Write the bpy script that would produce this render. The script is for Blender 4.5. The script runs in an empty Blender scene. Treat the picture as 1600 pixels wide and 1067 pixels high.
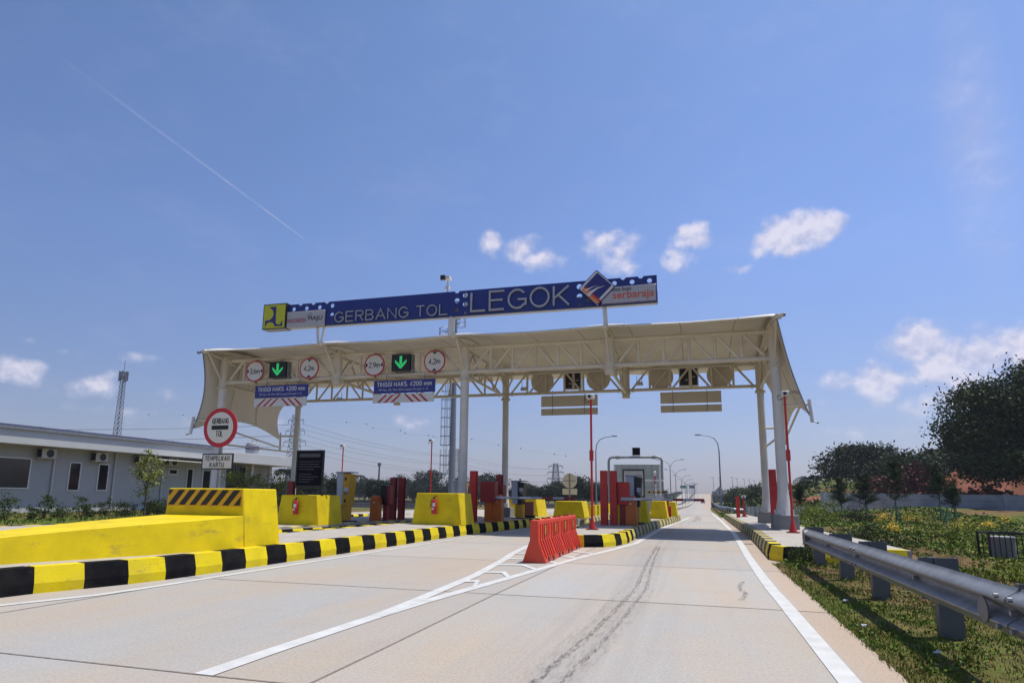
import bpy, math, random
import numpy as np
from math import sin, cos, pi, radians
from mathutils import Vector
random.seed(7)
rng = np.random.default_rng(11)
scene = bpy.context.scene
col = scene.collection

# ------------------------------------------------------------ camera
cam_d = bpy.data.cameras.new('camera'); cam = bpy.data.objects.new('camera', cam_d); col.objects.link(cam)
cam.location = (0, 0, 1.25)
cam_d.sensor_width = 36; cam_d.lens = 22.984
cam_d.shift_x = 0.0085; cam_d.shift_y = 0.0388
cam_d.clip_start = 0.05; cam_d.clip_end = 20000
yaw, pit, rol = radians(16.49), radians(9.97), radians(0.65)
fw = Vector((-sin(yaw)*cos(pit), cos(yaw)*cos(pit), sin(pit)))
rt = Vector((cos(yaw), sin(yaw), 0)); up = rt.cross(fw)
r2 = cos(rol)*rt + sin(rol)*up; u2 = -sin(rol)*rt + cos(rol)*up
from mathutils import Matrix
cam.rotation_euler = Matrix((r2, u2, -fw)).transposed().to_euler()
scene.camera = cam

# ------------------------------------------------------------ light
SUN = Vector((0.30, 0.20, 1.0)).normalized()
sd = bpy.data.lights.new('sun', 'SUN'); sd.energy = 4.8; sd.angle = radians(0.5); sd.color = (1, 0.945, 0.85)
so = bpy.data.objects.new('sun', sd); col.objects.link(so); so.rotation_euler = SUN.to_track_quat('Z', 'Y').to_euler(); so.location = (0, 0, 40)
scene.view_settings.view_transform = 'Standard'; scene.view_settings.look = 'None'
scene.view_settings.exposure = 0.02; scene.view_settings.gamma = 1

world = bpy.data.worlds.new('World'); scene.world = world; world.use_nodes = True
wt = world.node_tree; wn = wt.nodes; wl = wt.links
for n in list(wn): wn.remove(n)
def WN(t, **k):
    n = wn.new(t)
    for a, b in k.items(): setattr(n, a, b)
    return n
def wmath(op, a, b=None, c=None, clamp=False):
    n = WN('ShaderNodeMath', operation=op, use_clamp=clamp)
    for i, x in enumerate((a, b, c)):
        if x is None: continue
        if isinstance(x, (int, float)): n.inputs[i].default_value = x
        else: wl.new(x, n.inputs[i])
    return n.outputs[0]
sky = WN('ShaderNodeTexSky', sky_type='NISHITA', sun_disc=False)
sky.sun_elevation = math.asin(SUN.z); sky.sun_rotation = math.atan2(SUN.x, SUN.y)
sky.altitude = 50; sky.air_density = 1.1; sky.dust_density = 0.6; sky.ozone_density = 4.0
tc = WN('ShaderNodeTexCoord'); sep = WN('ShaderNodeSeparateXYZ'); wl.new(tc.outputs['Generated'], sep.inputs[0])
az = wmath('ARCTAN2', sep.outputs[0], sep.outputs[1]); el = wmath('ARCSINE', sep.outputs[2])
cmb = WN('ShaderNodeCombineXYZ'); wl.new(az, cmb.inputs[0]); wl.new(el, cmb.inputs[1])
P2 = cmb.outputs[0]
nz = WN('ShaderNodeTexNoise'); nz.inputs['Scale'].default_value = 20; nz.inputs['Detail'].default_value = 5; nz.inputs['Roughness'].default_value = 0.52
wl.new(P2, nz.inputs['Vector'])
nzb = WN('ShaderNodeTexNoise'); nzb.inputs['Scale'].default_value = 5; nzb.inputs['Detail'].default_value = 6; nzb.inputs['Roughness'].default_value = 0.65
mp = WN('ShaderNodeMapping'); mp.inputs['Scale'].default_value = (1, 2.2, 1); mp.inputs['Rotation'].default_value = (0, 0, 0.5); wl.new(P2, mp.inputs[0]); wl.new(mp.outputs[0], nzb.inputs['Vector'])
CLOUDS = [  # azimuth, elevation, half width, half height, weight
 (-.305,.383,.016,.014,.9),(-.262,.372,.03,.018,.9),(-.232,.360,.034,.016,.9),(-.128,.384,.03,.018,.75),(-.10,.362,.036,.026,.75),
 (-.088,.343,.022,.012,.6),(.0,.384,.03,.014,.75),(.008,.372,.034,.013,.75),(-.014,.352,.026,.018,.6),(.10,.352,.022,.014,.7),
 (.118,.362,.03,.015,1),(.15,.366,.04,.024,1.15),(.182,.368,.032,.018,1.1),(.15,.35,.034,.015,.9),(.069,.326,.017,.010,.8),
 (.292,.197,.034,.026,1.1),(.318,.176,.05,.032,1.0),(.352,.174,.045,.028,1.0),(.395,.180,.03,.03,1.05),(.255,.158,.06,.022,.85),(.204,.157,.022,.01,.6),
 (.33,.135,.16,.03,.5),(-.94,.146,.028,.015,.85),(-.888,.176,.018,.009,.6),(-.925,.184,.012,.007,.5),(-.80,.180,.024,.007,.6),
 (-.855,.137,.032,.016,.62),(-.785,.131,.035,.011,.55),(-.80,.105,.07,.012,.4),(.19,.09,.12,.014,.35),(-.42,.108,.09,.012,.35),(-.60,.10,.06,.012,.35)]
acc = None
for (a, e, wa, we, wgt) in CLOUDS:
    s = WN('ShaderNodeVectorMath', operation='SUBTRACT'); wl.new(P2, s.inputs[0]); s.inputs[1].default_value = (a, e, 0)
    m = WN('ShaderNodeVectorMath', operation='MULTIPLY'); wl.new(s.outputs[0], m.inputs[0]); m.inputs[1].default_value = (1/(wa*1.95), 1/(we*1.85), 0)
    l = WN('ShaderNodeVectorMath', operation='LENGTH'); wl.new(m.outputs[0], l.inputs[0])
    v = wmath('MULTIPLY', wmath('SUBTRACT', 1.0, l.outputs['Value']), wgt)
    acc = v if acc is None else wmath('MAXIMUM', acc, v)
dens = wmath('ADD', wmath('MULTIPLY', acc, 1.5), wmath('MULTIPLY', wmath('SUBTRACT', nz.outputs[0], 0.50), 2.2))
cm = WN('ShaderNodeMapRange', interpolation_type='SMOOTHSTEP'); wl.new(dens, cm.inputs[0]); cm.inputs[1].default_value = 0.30; cm.inputs[2].default_value = 1.15; cm.inputs[4].default_value = 0.88
gate = WN('ShaderNodeMapRange'); wl.new(acc, gate.inputs[0]); gate.inputs[1].default_value = -0.25; gate.inputs[2].default_value = 0.25
cloud = wmath('MULTIPLY', cm.outputs[0], gate.outputs[0])
# thin veil
ve = WN('ShaderNodeMapRange', interpolation_type='SMOOTHSTEP'); wl.new(nzb.outputs[0], ve.inputs[0]); ve.inputs[1].default_value = .45; ve.inputs[2].default_value = .8; ve.inputs[4].default_value = .10
# contrail : a thin band between two directions
def dirv(a, e): return Vector((sin(a)*cos(e), cos(a)*cos(e), sin(e)))
t0, t1 = dirv(-.9771, .5379), dirv(-.6003, .3674)
nrm = t0.cross(t1).normalized(); along = (t1-t0).normalized()
geo = tc.outputs['Generated']
d1 = WN('ShaderNodeVectorMath', operation='DOT_PRODUCT'); wl.new(geo, d1.inputs[0]); d1.inputs[1].default_value = nrm
d2 = WN('ShaderNodeVectorMath', operation='DOT_PRODUCT'); wl.new(geo, d2.inputs[0]); d2.inputs[1].default_value = along
aa, bb = t0.dot(along), t1.dot(along)
tt = WN('ShaderNodeMapRange'); wl.new(d2.outputs['Value'], tt.inputs[0]); tt.inputs[1].default_value = aa; tt.inputs[2].default_value = bb
endm = wmath('LESS_THAN', d2.outputs['Value'], bb)
wid = wmath('ADD', 0.0009, wmath('MULTIPLY', wmath('SUBTRACT', 1.0, tt.outputs[0]), 0.0030))
band = wmath('SUBTRACT', 1.0, wmath('DIVIDE', wmath('ABSOLUTE', d1.outputs['Value']), wid), clamp=True)
nzc = WN('ShaderNodeTexNoise'); nzc.inputs['Scale'].default_value = 30; wl.new(P2, nzc.inputs['Vector'])
trail = wmath('MULTIPLY', wmath('MULTIPLY', band, endm), wmath('MULTIPLY', wmath('MULTIPLY', wmath('POWER', tt.outputs[0], 1.2), 0.62), wmath('MULTIPLY', nzc.outputs[0], 1.6)), clamp=True)
# deeper, slightly violet sky tone and pale lavender low down
elr = WN('ShaderNodeValToRGB'); wl.new(el, elr.inputs[0])
cr = elr.color_ramp; cr.elements[0].position = 0.0; cr.elements[0].color = (.82, .76, 1.0, 1)
cr.elements[1].position = 0.75; cr.elements[1].color = (1.24, 1.32, 1.50, 1)
e_ = cr.elements.new(0.12); e_.color = (.98, .91, 1.12, 1)
e_ = cr.elements.new(0.35); e_.color = (1.20, 1.20, 1.46, 1)
skm = WN('ShaderNodeMix', data_type='RGBA', blend_type='MULTIPLY'); skm.inputs[0].default_value = 1
azf = WN('ShaderNodeMapRange'); wl.new(az, azf.inputs[0]); azf.inputs[1].default_value = -1.0; azf.inputs[2].default_value = 0.1; azf.inputs[3].default_value = 0.86; azf.inputs[4].default_value = 1.04
azs = WN('ShaderNodeVectorMath', operation='SCALE'); wl.new(sky.outputs[0], azs.inputs[0]); wl.new(azf.outputs[0], azs.inputs['Scale'])
wl.new(azs.outputs[0], skm.inputs[6]); wl.new(elr.outputs[0], skm.inputs[7])
sh = WN('ShaderNodeVectorMath', operation='ADD'); wl.new(P2, sh.inputs[0]); sh.inputs[1].default_value = (-.002, .009, 0)
nzs = WN('ShaderNodeTexNoise'); nzs.inputs['Scale'].default_value = 20; nzs.inputs['Detail'].default_value = 5; nzs.inputs['Roughness'].default_value = 0.6; wl.new(sh.outputs[0], nzs.inputs['Vector'])
lit = wmath('ADD', wmath('MULTIPLY', wmath('SUBTRACT', nz.outputs[0], nzs.outputs[0]), 5.0), wmath('ADD', 0.15, wmath('MULTIPLY', cm.outputs[0], 0.65)))
ccol = WN('ShaderNodeMapRange'); wl.new(lit, ccol.inputs[0]); ccol.inputs[1].default_value = 0; ccol.inputs[2].default_value = 1
cc = WN('ShaderNodeMix', data_type='RGBA'); wl.new(ccol.outputs[0], cc.inputs[0]); cc.inputs[6].default_value = (5.0, 5.3, 7.3, 1); cc.inputs[7].default_value = (8.0, 7.7, 8.9, 1)
cs = WN('ShaderNodeVectorMath', operation='SUBTRACT'); wl.new(P2, cs.inputs[0]); cs.inputs[1].default_value = (.375, .44, 0)
cs2 = WN('ShaderNodeVectorMath', operation='MULTIPLY'); wl.new(cs.outputs[0], cs2.inputs[0]); cs2.inputs[1].default_value = (1/.05, 1/.20, 0)
cs3 = WN('ShaderNodeVectorMath', operation='LENGTH'); wl.new(cs2.outputs[0], cs3.inputs[0])
cir = wmath('MULTIPLY', wmath('SUBTRACT', 1.0, cs3.outputs['Value'], clamp=True), wmath('MULTIPLY', nzb.outputs[0], .55))
m1 = WN('ShaderNodeMix', data_type='RGBA'); wl.new(wmath('MAXIMUM', wmath('MAXIMUM', cloud, wmath('ADD', ve.outputs[0], cir)), trail), m1.inputs[0]); wl.new(skm.outputs[2], m1.inputs[6]); wl.new(cc.outputs[2], m1.inputs[7])
bg = WN('ShaderNodeBackground'); bg.inputs[1].default_value = 0.10; wl.new(m1.outputs[2], bg.inputs[0])
wo = WN('ShaderNodeOutputWorld'); wl.new(bg.outputs[0], wo.inputs[0])

# ------------------------------------------------------------ materials
MATS = {}
def mat(name, c, rough=0.6, var=0.08, scale=6.0, bump=0.0, metal=0.0, c2=None, sc2=0.6, amt=0.5, coord='Object', bscale=60, island=False, sharp=(0.4, 0.62), emit=None, spec=0.5, c3=None, sc3=7, sh3=(.60, .66), amt3=.6):
    m = bpy.data.materials.new(name); m.use_nodes = True; t = m.node_tree; N = t.nodes; L = t.links
    b = N['Principled BSDF']; b.inputs['Roughness'].default_value = rough; b.inputs['Metallic'].default_value = metal
    b.inputs['Specular IOR Level'].default_value = spec
    co = N.new('ShaderNodeTexCoord')
    if coord == 'World':
        g = N.new('ShaderNodeNewGeometry'); vec = g.outputs['Position']
    else: vec = co.outputs['Object']
    src = None
    n1 = N.new('ShaderNodeTexNoise'); n1.inputs['Scale'].default_value = scale; n1.inputs['Detail'].default_value = 6; L.new(vec, n1.inputs['Vector'])
    mr = N.new('ShaderNodeMapRange'); mr.inputs[1].default_value = .3; mr.inputs[2].default_value = .7; mr.inputs[3].default_value = 1-var; mr.inputs[4].default_value = 1+var*0.6
    L.new(n1.outputs[0], mr.inputs[0])
    base = N.new('ShaderNodeRGB'); base.outputs[0].default_value = (*c, 1); cur = base.outputs[0]
    if c2:
        n2 = N.new('ShaderNodeTexNoise'); n2.inputs['Scale'].default_value = sc2; n2.inputs['Detail'].default_value = 8; n2.inputs['Roughness'].default_value = .62; L.new(vec, n2.inputs['Vector'])
        r2_ = N.new('ShaderNodeMapRange'); r2_.inputs[1].default_value = sharp[0]; r2_.inputs[2].default_value = sharp[1]; r2_.inputs[4].default_value = amt; L.new(n2.outputs[0], r2_.inputs[0])
        fac = r2_.outputs[0]
        if island:
            gi = N.new('ShaderNodeNewGeometry'); fac = gi.outputs['Random Per Island']
        mx = N.new('ShaderNodeMix'); mx.data_type = 'RGBA'; L.new(fac, mx.inputs[0]); L.new(cur, mx.inputs[6]); mx.inputs[7].default_value = (*c2, 1); cur = mx.outputs[2]
    if c3:
        mp3 = N.new('ShaderNodeMapping'); mp3.inputs['Scale'].default_value = (.6, .6, 1.6); L.new(vec, mp3.inputs[0])
        n3 = N.new('ShaderNodeTexNoise'); n3.inputs['Scale'].default_value = sc3; n3.inputs['Detail'].default_value = 9; n3.inputs['Roughness'].default_value = .75; L.new(mp3.outputs[0], n3.inputs['Vector'])
        r3 = N.new('ShaderNodeMapRange'); r3.inputs[1].default_value = sh3[0]; r3.inputs[2].default_value = sh3[1]; r3.inputs[4].default_value = amt3; L.new(n3.outputs[0], r3.inputs[0])
        mx = N.new('ShaderNodeMix'); mx.data_type = 'RGBA'; L.new(r3.outputs[0], mx.inputs[0]); L.new(cur, mx.inputs[6]); mx.inputs[7].default_value = (*c3, 1); cur = mx.outputs[2]
    vm = N.new('ShaderNodeVectorMath'); vm.operation = 'SCALE'; L.new(cur, vm.inputs[0]); L.new(mr.outputs[0], vm.inputs['Scale'])
    L.new(vm.outputs[0], b.inputs['Base Color'])
    if bump:
        nb = N.new('ShaderNodeTexNoise'); nb.inputs['Scale'].default_value = bscale; nb.inputs['Detail'].default_value = 4; L.new(vec, nb.inputs['Vector'])
        bp = N.new('ShaderNodeBump'); bp.inputs['Strength'].default_value = bump; bp.inputs['Distance'].default_value = .02; L.new(nb.outputs[0], bp.inputs['Height']); L.new(bp.outputs[0], b.inputs['Normal'])
    if emit:
        b.inputs['Emission Color'].default_value = (*emit[:3], 1); b.inputs['Emission Strength'].default_value = emit[3]
    MATS[name] = m; return m
mat('cream', (.66, .60, .49), .45, .06, 2, c2=(.50, .43, .32), sc2=1.5, amt=.35)
mat('membrane', (.76, .71, .61), .6, .05, .8, .5, c2=(.56, .51, .43), sc2=.5, amt=.4, coord='World', bscale=1.5)
mat('column_white', (.66, .64, .59), .45, .06, 2, c2=(.48, .45, .39), sc2=1.2, amt=.35)
mat('yellow', (.74, .56, .001), .6, .10, 3, .15, spec=.25, c3=(.24, .18, .06), sc3=3.5, sh3=(.57, .70), amt3=.6, c2=(.52, .38, .006), sc2=1.6, amt=.45, coord='World')
mat('kerb_yellow', (.74, .58, .001), .6, .14, 5, .2, spec=.25, c3=(.16, .14, .08), sc3=9, sh3=(.57, .66), amt3=.7, c2=(.46, .36, .03), sc2=2.5, amt=.5, coord='World')
mat('kerb_black', (.007, .007, .009), .8, .3, 6, .2, spec=.06, c3=(.09, .08, .065), sc3=9, sh3=(.60, .70), amt3=.6, c2=(.022, .021, .020), sc2=2, amt=.5, coord='World')
mat('kerb_worn_yellow', (.55, .46, .10), .75, .2, 5, .3, c2=(.24, .21, .13), sc2=3, amt=.6, coord='World')
mat('kerb_worn_black', (.035, .035, .035), .8, .3, 6, .3, c2=(.15, .14, .12), sc2=3, amt=.7, coord='World')
mat('black', (.006, .006, .007), .45, .2)
mat('board_black', (.003, .0035, .008), .8, .2, spec=.1)
mat('board_text', (.055, .055, .06), .6)
mat('white_paint', (.56, .56, .54), .6, .12, 4, c2=(.48, .45, .40), sc2=3, amt=.6, coord='World', sharp=(.45, .75))
mat('sign_white', (.62, .62, .60), .4, .04)
mat('sign_grey', (.40, .39, .40), .45, .06)
mat('sign_blue', (.022, .030, .22), .35, .06)
mat('board_blue', (.010, .022, .17), .35, .12, 1.5)
mat('navy', (.022, .018, .15), .35)
mat('letter_metal', (.40, .39, .39), .45, .05, metal=.3)
mat('red', (.50, .018, .012), .45, .08, c2=(.30, .012, .012), sc2=2, amt=.4)
mat('sign_red', (.45, .015, .03), .4)
mat('darkred', (.26, .016, .014), .5, .12)
mat('orange', (.52, .12, .008), .45, .1, c2=(.36, .08, .01), sc2=3, amt=.5)
mat('barrier_orange', (.70, .055, .018), .42, .08, 3, c2=(.50, .05, .03), sc2=2.4, amt=.5, bump=.15, bscale=25)
mat('machine_yellow', (.55, .30, .01), .45)
mat('machine_grey', (.42, .44, .48), .4, .06)
mat('galv', (.27, .28, .29), .5, .14, 9, metal=.5, c2=(.17, .175, .18), sc2=4, amt=.6)
mat('galv_dark', (.11, .115, .125), .5, .1, 5, metal=.4)
mat('steel', (.22, .23, .25), .5, .1, 5, metal=.5)
mat('pylon_grey', (.10, .11, .15), .6)
mat('lamp_grey', (.16, .17, .20), .5)
mat('concrete_top', (.40, .365, .32), .85, .10, 3, .3, c3=(.16, .14, .12), sc3=2.5, sh3=(.56, .70), amt3=.45, c2=(.34, .30, .25), sc2=.9, amt=.6, coord='World')
mat('plinth_grey', (.24, .235, .225), .85, .14, 4, .3, c2=(.16, .155, .15), sc2=2, amt=.6)
mat('wall_paint', (.36, .365, .365), .7, .05, 1.2, .1, c2=(.31, .33, .35), sc2=.7, amt=.5)
mat('wall_white', (.47, .48, .475), .6, .05, 1.0, c2=(.50, .51, .51), sc2=.6, amt=.4)
mat('roof_blue', (.10, .11, .19), .5, .08, 3)
mat('frame_white', (.62, .62, .61), .4)
mat('glass_dark', (.012, .014, .016), .06, .2)
mat('window_room', (.05, .047, .04), .12, .3, .6)
mat('ac_white', (.45, .43, .38), .5, .1)
mat('tin', (.55, .52, .48), .45, .1, metal=.3)
mat('stainless', (.36, .36, .36), .4, .35, 5, metal=.1)
mat('green_led', (.02, .30, .06), .4, emit=(.04, .80, .25, .40))
mat('sign_green', (.02, .20, .13), .5)
mat('sign_blue_teal', (.01, .07, .12), .5)
mat('panel_clad', (.33, .36, .33), .4, .05, 1)
mat('screen_pale', (.42, .40, .37), .15, .1, 2)
mat('logo_yellow', (.50, .50, .010), .4)
mat('logo_orange', (.70, .22, .03), .4)
mat('logo_red', (.55, .045, .02), .4)
mat('text_orange', (.62, .09, .04), .4)
mat('text_red', (.42, .04, .08), .4)
mat('flag_grey', (.25, .27, .31), .4)
mat('retro_yellow', (.58, .33, .01), .45, .06)
mat('brown_rust', (.22, .08, .03), .6, .2)
mat('soil', (.22, .075, .036), .95, .2, .8, .6, c2=(.22, .07, .04), sc2=.35, amt=.9, coord='World', bscale=3)
mat('rubble_red', (.19, .055, .04), .9, .3, 2, c2=(.075, .032, .026), sc2=1, amt=1, island=True)
mat('precast', (.40, .40, .40), .85, .10, 1.5, .2, c2=(.19, .20, .21), sc2=.5, amt=.7, coord='World')
mat('bark', (.10, .08, .06), .9, .2, 4, .5)
mat('stake_green', (.02, .16, .09), .6)
mat('leaf_dark', (.012, .024, .007), .6, .15, 1, c2=(.060, .088, .018), island=True, spec=.15)
mat('leaf_bamboo', (.013, .022, .008), .6, .15, 1, c2=(.050, .064, .022), island=True, spec=.15)
mat('leaf_mid', (.026, .048, .010), .6, .15, 1, c2=(.070, .095, .018), island=True, spec=.2)
mat('leaf_bright', (.11, .15, .02), .55, .15, 1, c2=(.27, .28, .05), island=True, spec=.25)
mat('leaf_lime', (.10, .15, .010), .6, .15, 1, c2=(.22, .25, .018), island=True, spec=.2)
mat('leaf_far', (.018, .032, .018), .75, .15, .1, c2=(.038, .056, .028), island=True, spec=.1)
mat('weed_green', (.050, .092, .010), .6, .15, 1, c2=(.135, .200, .022), island=True, spec=.15)
mat('leaf_pine', (.012, .030, .008), .65, .15, 1, c2=(.034, .062, .014), island=True, spec=.15)
mat('grass', (.058, .095, .012), .65, .2, 1, c2=(.170, .215, .030), island=True, spec=.15)
mat('grass_dry', (.17, .11, .045), .8, .2, 1, c2=(.24, .17, .08), island=True, spec=.1)
mat('flower_yellow', (.78, .50, .010), .6, .1, 1, c2=(.80, .62, .03), island=True)
mat('ball', (.03, .03, .04), .6)
mat('tank_blue', (.012, .015, .14), .4)
mat('roof_tile', (.42, .10, .05), .8, .2)
mat('paper', (.6, .6, .65), .7)
mat('car_dark', (.03, .03, .035), .3)
mat('cloth_pink', (.40, .12, .09), .7)

def road_mat():
    m = bpy.data.materials.new('road_concrete'); m.use_nodes = True; t = m.node_tree; N = t.nodes; L = t.links
    b = N['Principled BSDF']; b.inputs['Roughness'].default_value = .82; b.inputs['Specular IOR Level'].default_value = .3
    g = N.new('ShaderNodeNewGeometry'); pos = g.outputs['Position']
    def noise(sc, det=6, ro=.6, vec=pos):
        n = N.new('ShaderNodeTexNoise'); n.inputs['Scale'].default_value = sc; n.inputs['Detail'].default_value = det; n.inputs['Roughness'].default_value = ro; L.new(vec, n.inputs['Vector']); return n.outputs[0]
    def mr(x, a, b_, c=0, d=1):
        n = N.new('ShaderNodeMapRange'); L.new(x, n.inputs[0]); n.inputs[1].default_value = a; n.inputs[2].default_value = b_; n.inputs[3].default_value = c; n.inputs[4].default_value = d; return n.outputs[0]
    def mix(f, a, b_, bt='MIX'):
        n = N.new('ShaderNodeMix'); n.data_type = 'RGBA'; n.blend_type = bt
        for i, x in ((0, f), (6, a), (7, b_)):
            if isinstance(x, float): n.inputs[i].default_value = x
            elif isinstance(x, tuple): n.inputs[i].default_value = (*x, 1)
            else: L.new(x, n.inputs[i])
        return n.outputs[2]
    mp = N.new('ShaderNodeMapping'); mp.inputs['Scale'].default_value = (1, .28, 1); L.new(pos, mp.inputs[0])
    c = mix(mr(noise(.55, 8, .65, mp.outputs[0]), .40, .62), (.385, .374, .355), (.43, .360, .285))
    # per-slab tint
    sn = N.new('ShaderNodeVectorMath'); sn.operation = 'SNAP'; of = N.new('ShaderNodeVectorMath'); of.operation = 'ADD'; of.inputs[1].default_value = (2.55, -4.06, 0); L.new(pos, of.inputs[0]); L.new(of.outputs[0], sn.inputs[0]); sn.inputs[1].default_value = (4.4, 4.36, 50)
    wn_ = N.new('ShaderNodeTexWhiteNoise'); L.new(sn.outputs[0], wn_.inputs[0])
    sp = N.new('ShaderNodeSeparateXYZ'); L.new(pos, sp.inputs[0])
    # rusty shoulder beyond the right edge line and along the gore
    c = mix(mr(sp.outputs[0], 1.0, 1.12, 0, .55), c, (.46, .32, .21))
    c = mix(mr(noise(1.6, 8, .7), .52, .72, 0, .35), c, (.36, .30, .25))
    mp2 = N.new('ShaderNodeMapping'); mp2.inputs['Scale'].default_value = (3.5, .10, 1); L.new(pos, mp2.inputs[0])
    c = mix(mr(noise(1, 6, .6, mp2.outputs[0]), .5, .8, 0, .35), c, (.33, .31, .29))
    # oil and tyre-polished track down the lane centre, tined cross texture
    cen = N.new('ShaderNodeMath'); cen.operation = 'ABSOLUTE'; sb = N.new('ShaderNodeMath'); sb.operation = 'ADD'; sb.inputs[1].default_value = 1.0; L.new(sp.outputs[0], sb.inputs[0]); L.new(sb.outputs[0], cen.inputs[0])
    tk = N.new('ShaderNodeMath'); tk.operation = 'MULTIPLY'; L.new(mr(cen.outputs[0], .9, .1, 0, 1), tk.inputs[0]); L.new(mr(noise(2.2, 8, .7, mp2.outputs[0]), .38, .7, 0, .55), tk.inputs[1])
    c = mix(tk.outputs[0], c, (.26, .24, .225))
    mp4 = N.new('ShaderNodeMapping'); mp4.inputs['Scale'].default_value = (1.2, 26, 1); L.new(pos, mp4.inputs[0])
    c = mix(mr(noise(1, 4, .6, mp4.outputs[0]), .40, .66, 0, .13), c, (.30, .28, .26))
    mul = N.new('ShaderNodeMath'); mul.operation = 'MULTIPLY'; L.new(mr(wn_.outputs[0], 0, 1, .93, 1.05), mul.inputs[0]); L.new(mr(noise(38, 4, .8), .32, .68, .82, 1.14), mul.inputs[1])
    m2 = N.new('ShaderNodeMath'); m2.operation = 'MULTIPLY'; L.new(mul.outputs[0], m2.inputs[0]); L.new(mr(noise(110, 3, .8), .36, .55, .76, 1.04), m2.inputs[1])
    vm = N.new('ShaderNodeVectorMath'); vm.operation = 'SCALE'; L.new(c, vm.inputs[0]); L.new(m2.outputs[0], vm.inputs['Scale']); L.new(vm.outputs[0], b.inputs['Base Color'])
    bp = N.new('ShaderNodeBump'); bp.inputs['Strength'].default_value = .25; bp.inputs['Distance'].default_value = .01; L.new(noise(90, 4), bp.inputs['Height']); L.new(bp.outputs[0], b.inputs['Normal'])
    MATS['road'] = m
road_mat()
mat('joint', (.21, .18, .155), .9, .3, 20, coord='World')
def ground_mat():
    m = bpy.data.materials.new('ground_soil_grass'); m.use_nodes = True; t = m.node_tree; N = t.nodes; L = t.links
    b = N['Principled BSDF']; b.inputs['Roughness'].default_value = .95; b.inputs['Specular IOR Level'].default_value = .1
    g = N.new('ShaderNodeNewGeometry'); pos = g.outputs['Position']
    def noise(sc, det=7, ro=.62):
        n = N.new('ShaderNodeTexNoise'); n.inputs['Scale'].default_value = sc; n.inputs['Detail'].default_value = det; n.inputs['Roughness'].default_value = ro; L.new(pos, n.inputs['Vector']); return n.outputs[0]
    def rmp(x, els):
        n = N.new('ShaderNodeValToRGB'); L.new(x, n.inputs[0]); r = n.color_ramp
        r.elements[0].position = els[0][0]; r.elements[0].color = (*els[0][1], 1); r.elements[1].position = els[-1][0]; r.elements[1].color = (*els[-1][1], 1)
        for p, c in els[1:-1]: e = r.elements.new(p); e.color = (*c, 1)
        return n.outputs[0]
    big = rmp(noise(.16), [(.34, (.13, .075, .04)), (.44, (.19, .125, .06)), (.52, (.13, .125, .035)), (.62, (.09, .13, .022)), (.7, (.12, .17, .025))])
    fine = rmp(noise(4, 8, .7), [(.3, (.45, .45, .45)), (.7, (1.25, 1.25, 1.25))])
    mx = N.new('ShaderNodeMix'); mx.data_type = 'RGBA'; mx.blend_type = 'MULTIPLY'; mx.inputs[0].default_value = 1; L.new(big, mx.inputs[6]); L.new(fine, mx.inputs[7]); L.new(mx.outputs[2], b.inputs['Base Color'])
    bp = N.new('ShaderNodeBump'); bp.inputs['Strength'].default_value = .8; bp.inputs['Distance'].default_value = .08; L.new(noise(7), bp.inputs['Height']); L.new(bp.outputs[0], b.inputs['Normal'])
    MATS['ground'] = m
ground_mat()
def skid_mat(nm, sc, mpx, mpy, lo, hi, al):
    m = bpy.data.materials.new(nm); m.use_nodes = True; t = m.node_tree; N = t.nodes; L = t.links
    b = N['Principled BSDF']; b.inputs['Base Color'].default_value = (.07, .06, .055, 1); b.inputs['Roughness'].default_value = .8
    g = N.new('ShaderNodeNewGeometry'); mp = N.new('ShaderNodeMapping'); mp.inputs['Scale'].default_value = (mpx, mpy, 1); L.new(g.outputs['Position'], mp.inputs[0])
    n = N.new('ShaderNodeTexNoise'); n.inputs['Scale'].default_value = sc; n.inputs['Detail'].default_value = 8; n.inputs['Roughness'].default_value = .8; L.new(mp.outputs[0], n.inputs[0])
    r = N.new('ShaderNodeMapRange'); r.inputs[1].default_value = lo; r.inputs[2].default_value = hi; r.inputs[4].default_value = al; L.new(n.outputs[0], r.inputs[0])
    tr = N.new('ShaderNodeBsdfTransparent'); mx = N.new('ShaderNodeMixShader'); L.new(r.outputs[0], mx.inputs[0]); L.new(tr.outputs[0], mx.inputs[1]); L.new(b.outputs[0], mx.inputs[2]); L.new(mx.outputs[0], N['Material Output'].inputs[0])
    MATS[nm] = m
skid_mat('skid', 14, 2.0, .8, .49, .58, .62); skid_mat('skid_faint', 9, 3.0, .5, .48, .72, .30)
mm = MATS['membrane'].node_tree; NN = mm.nodes; LL = mm.links
gg = NN.new('ShaderNodeNewGeometry'); sx_n = NN.new('ShaderNodeSeparateXYZ'); LL.new(gg.outputs['Position'], sx_n.inputs[0])
def _m(op, a, b_):
    q = NN.new('ShaderNodeMath'); q.operation = op
    for i_, x_ in enumerate((a, b_)):
        if isinstance(x_, (int, float)): q.inputs[i_].default_value = x_
        else: LL.new(x_, q.inputs[i_])
    return q.outputs[0]
seam = _m('LESS_THAN', _m('FRACT', _m('DIVIDE', _m('ADD', sx_n.outputs[0], 100.23), 1.8833), 0), .022)
pbm = NN['Principled BSDF']; src = pbm.inputs['Base Color'].links[0].from_socket; mxm = NN.new('ShaderNodeMix'); mxm.data_type = 'RGBA'
LL.new(_m('MULTIPLY', seam, .75), mxm.inputs[0]); LL.new(src, mxm.inputs[6]); mxm.inputs[7].default_value = (.34, .29, .22, 1); LL.new(mxm.outputs[2], pbm.inputs['Base Color'])
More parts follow.
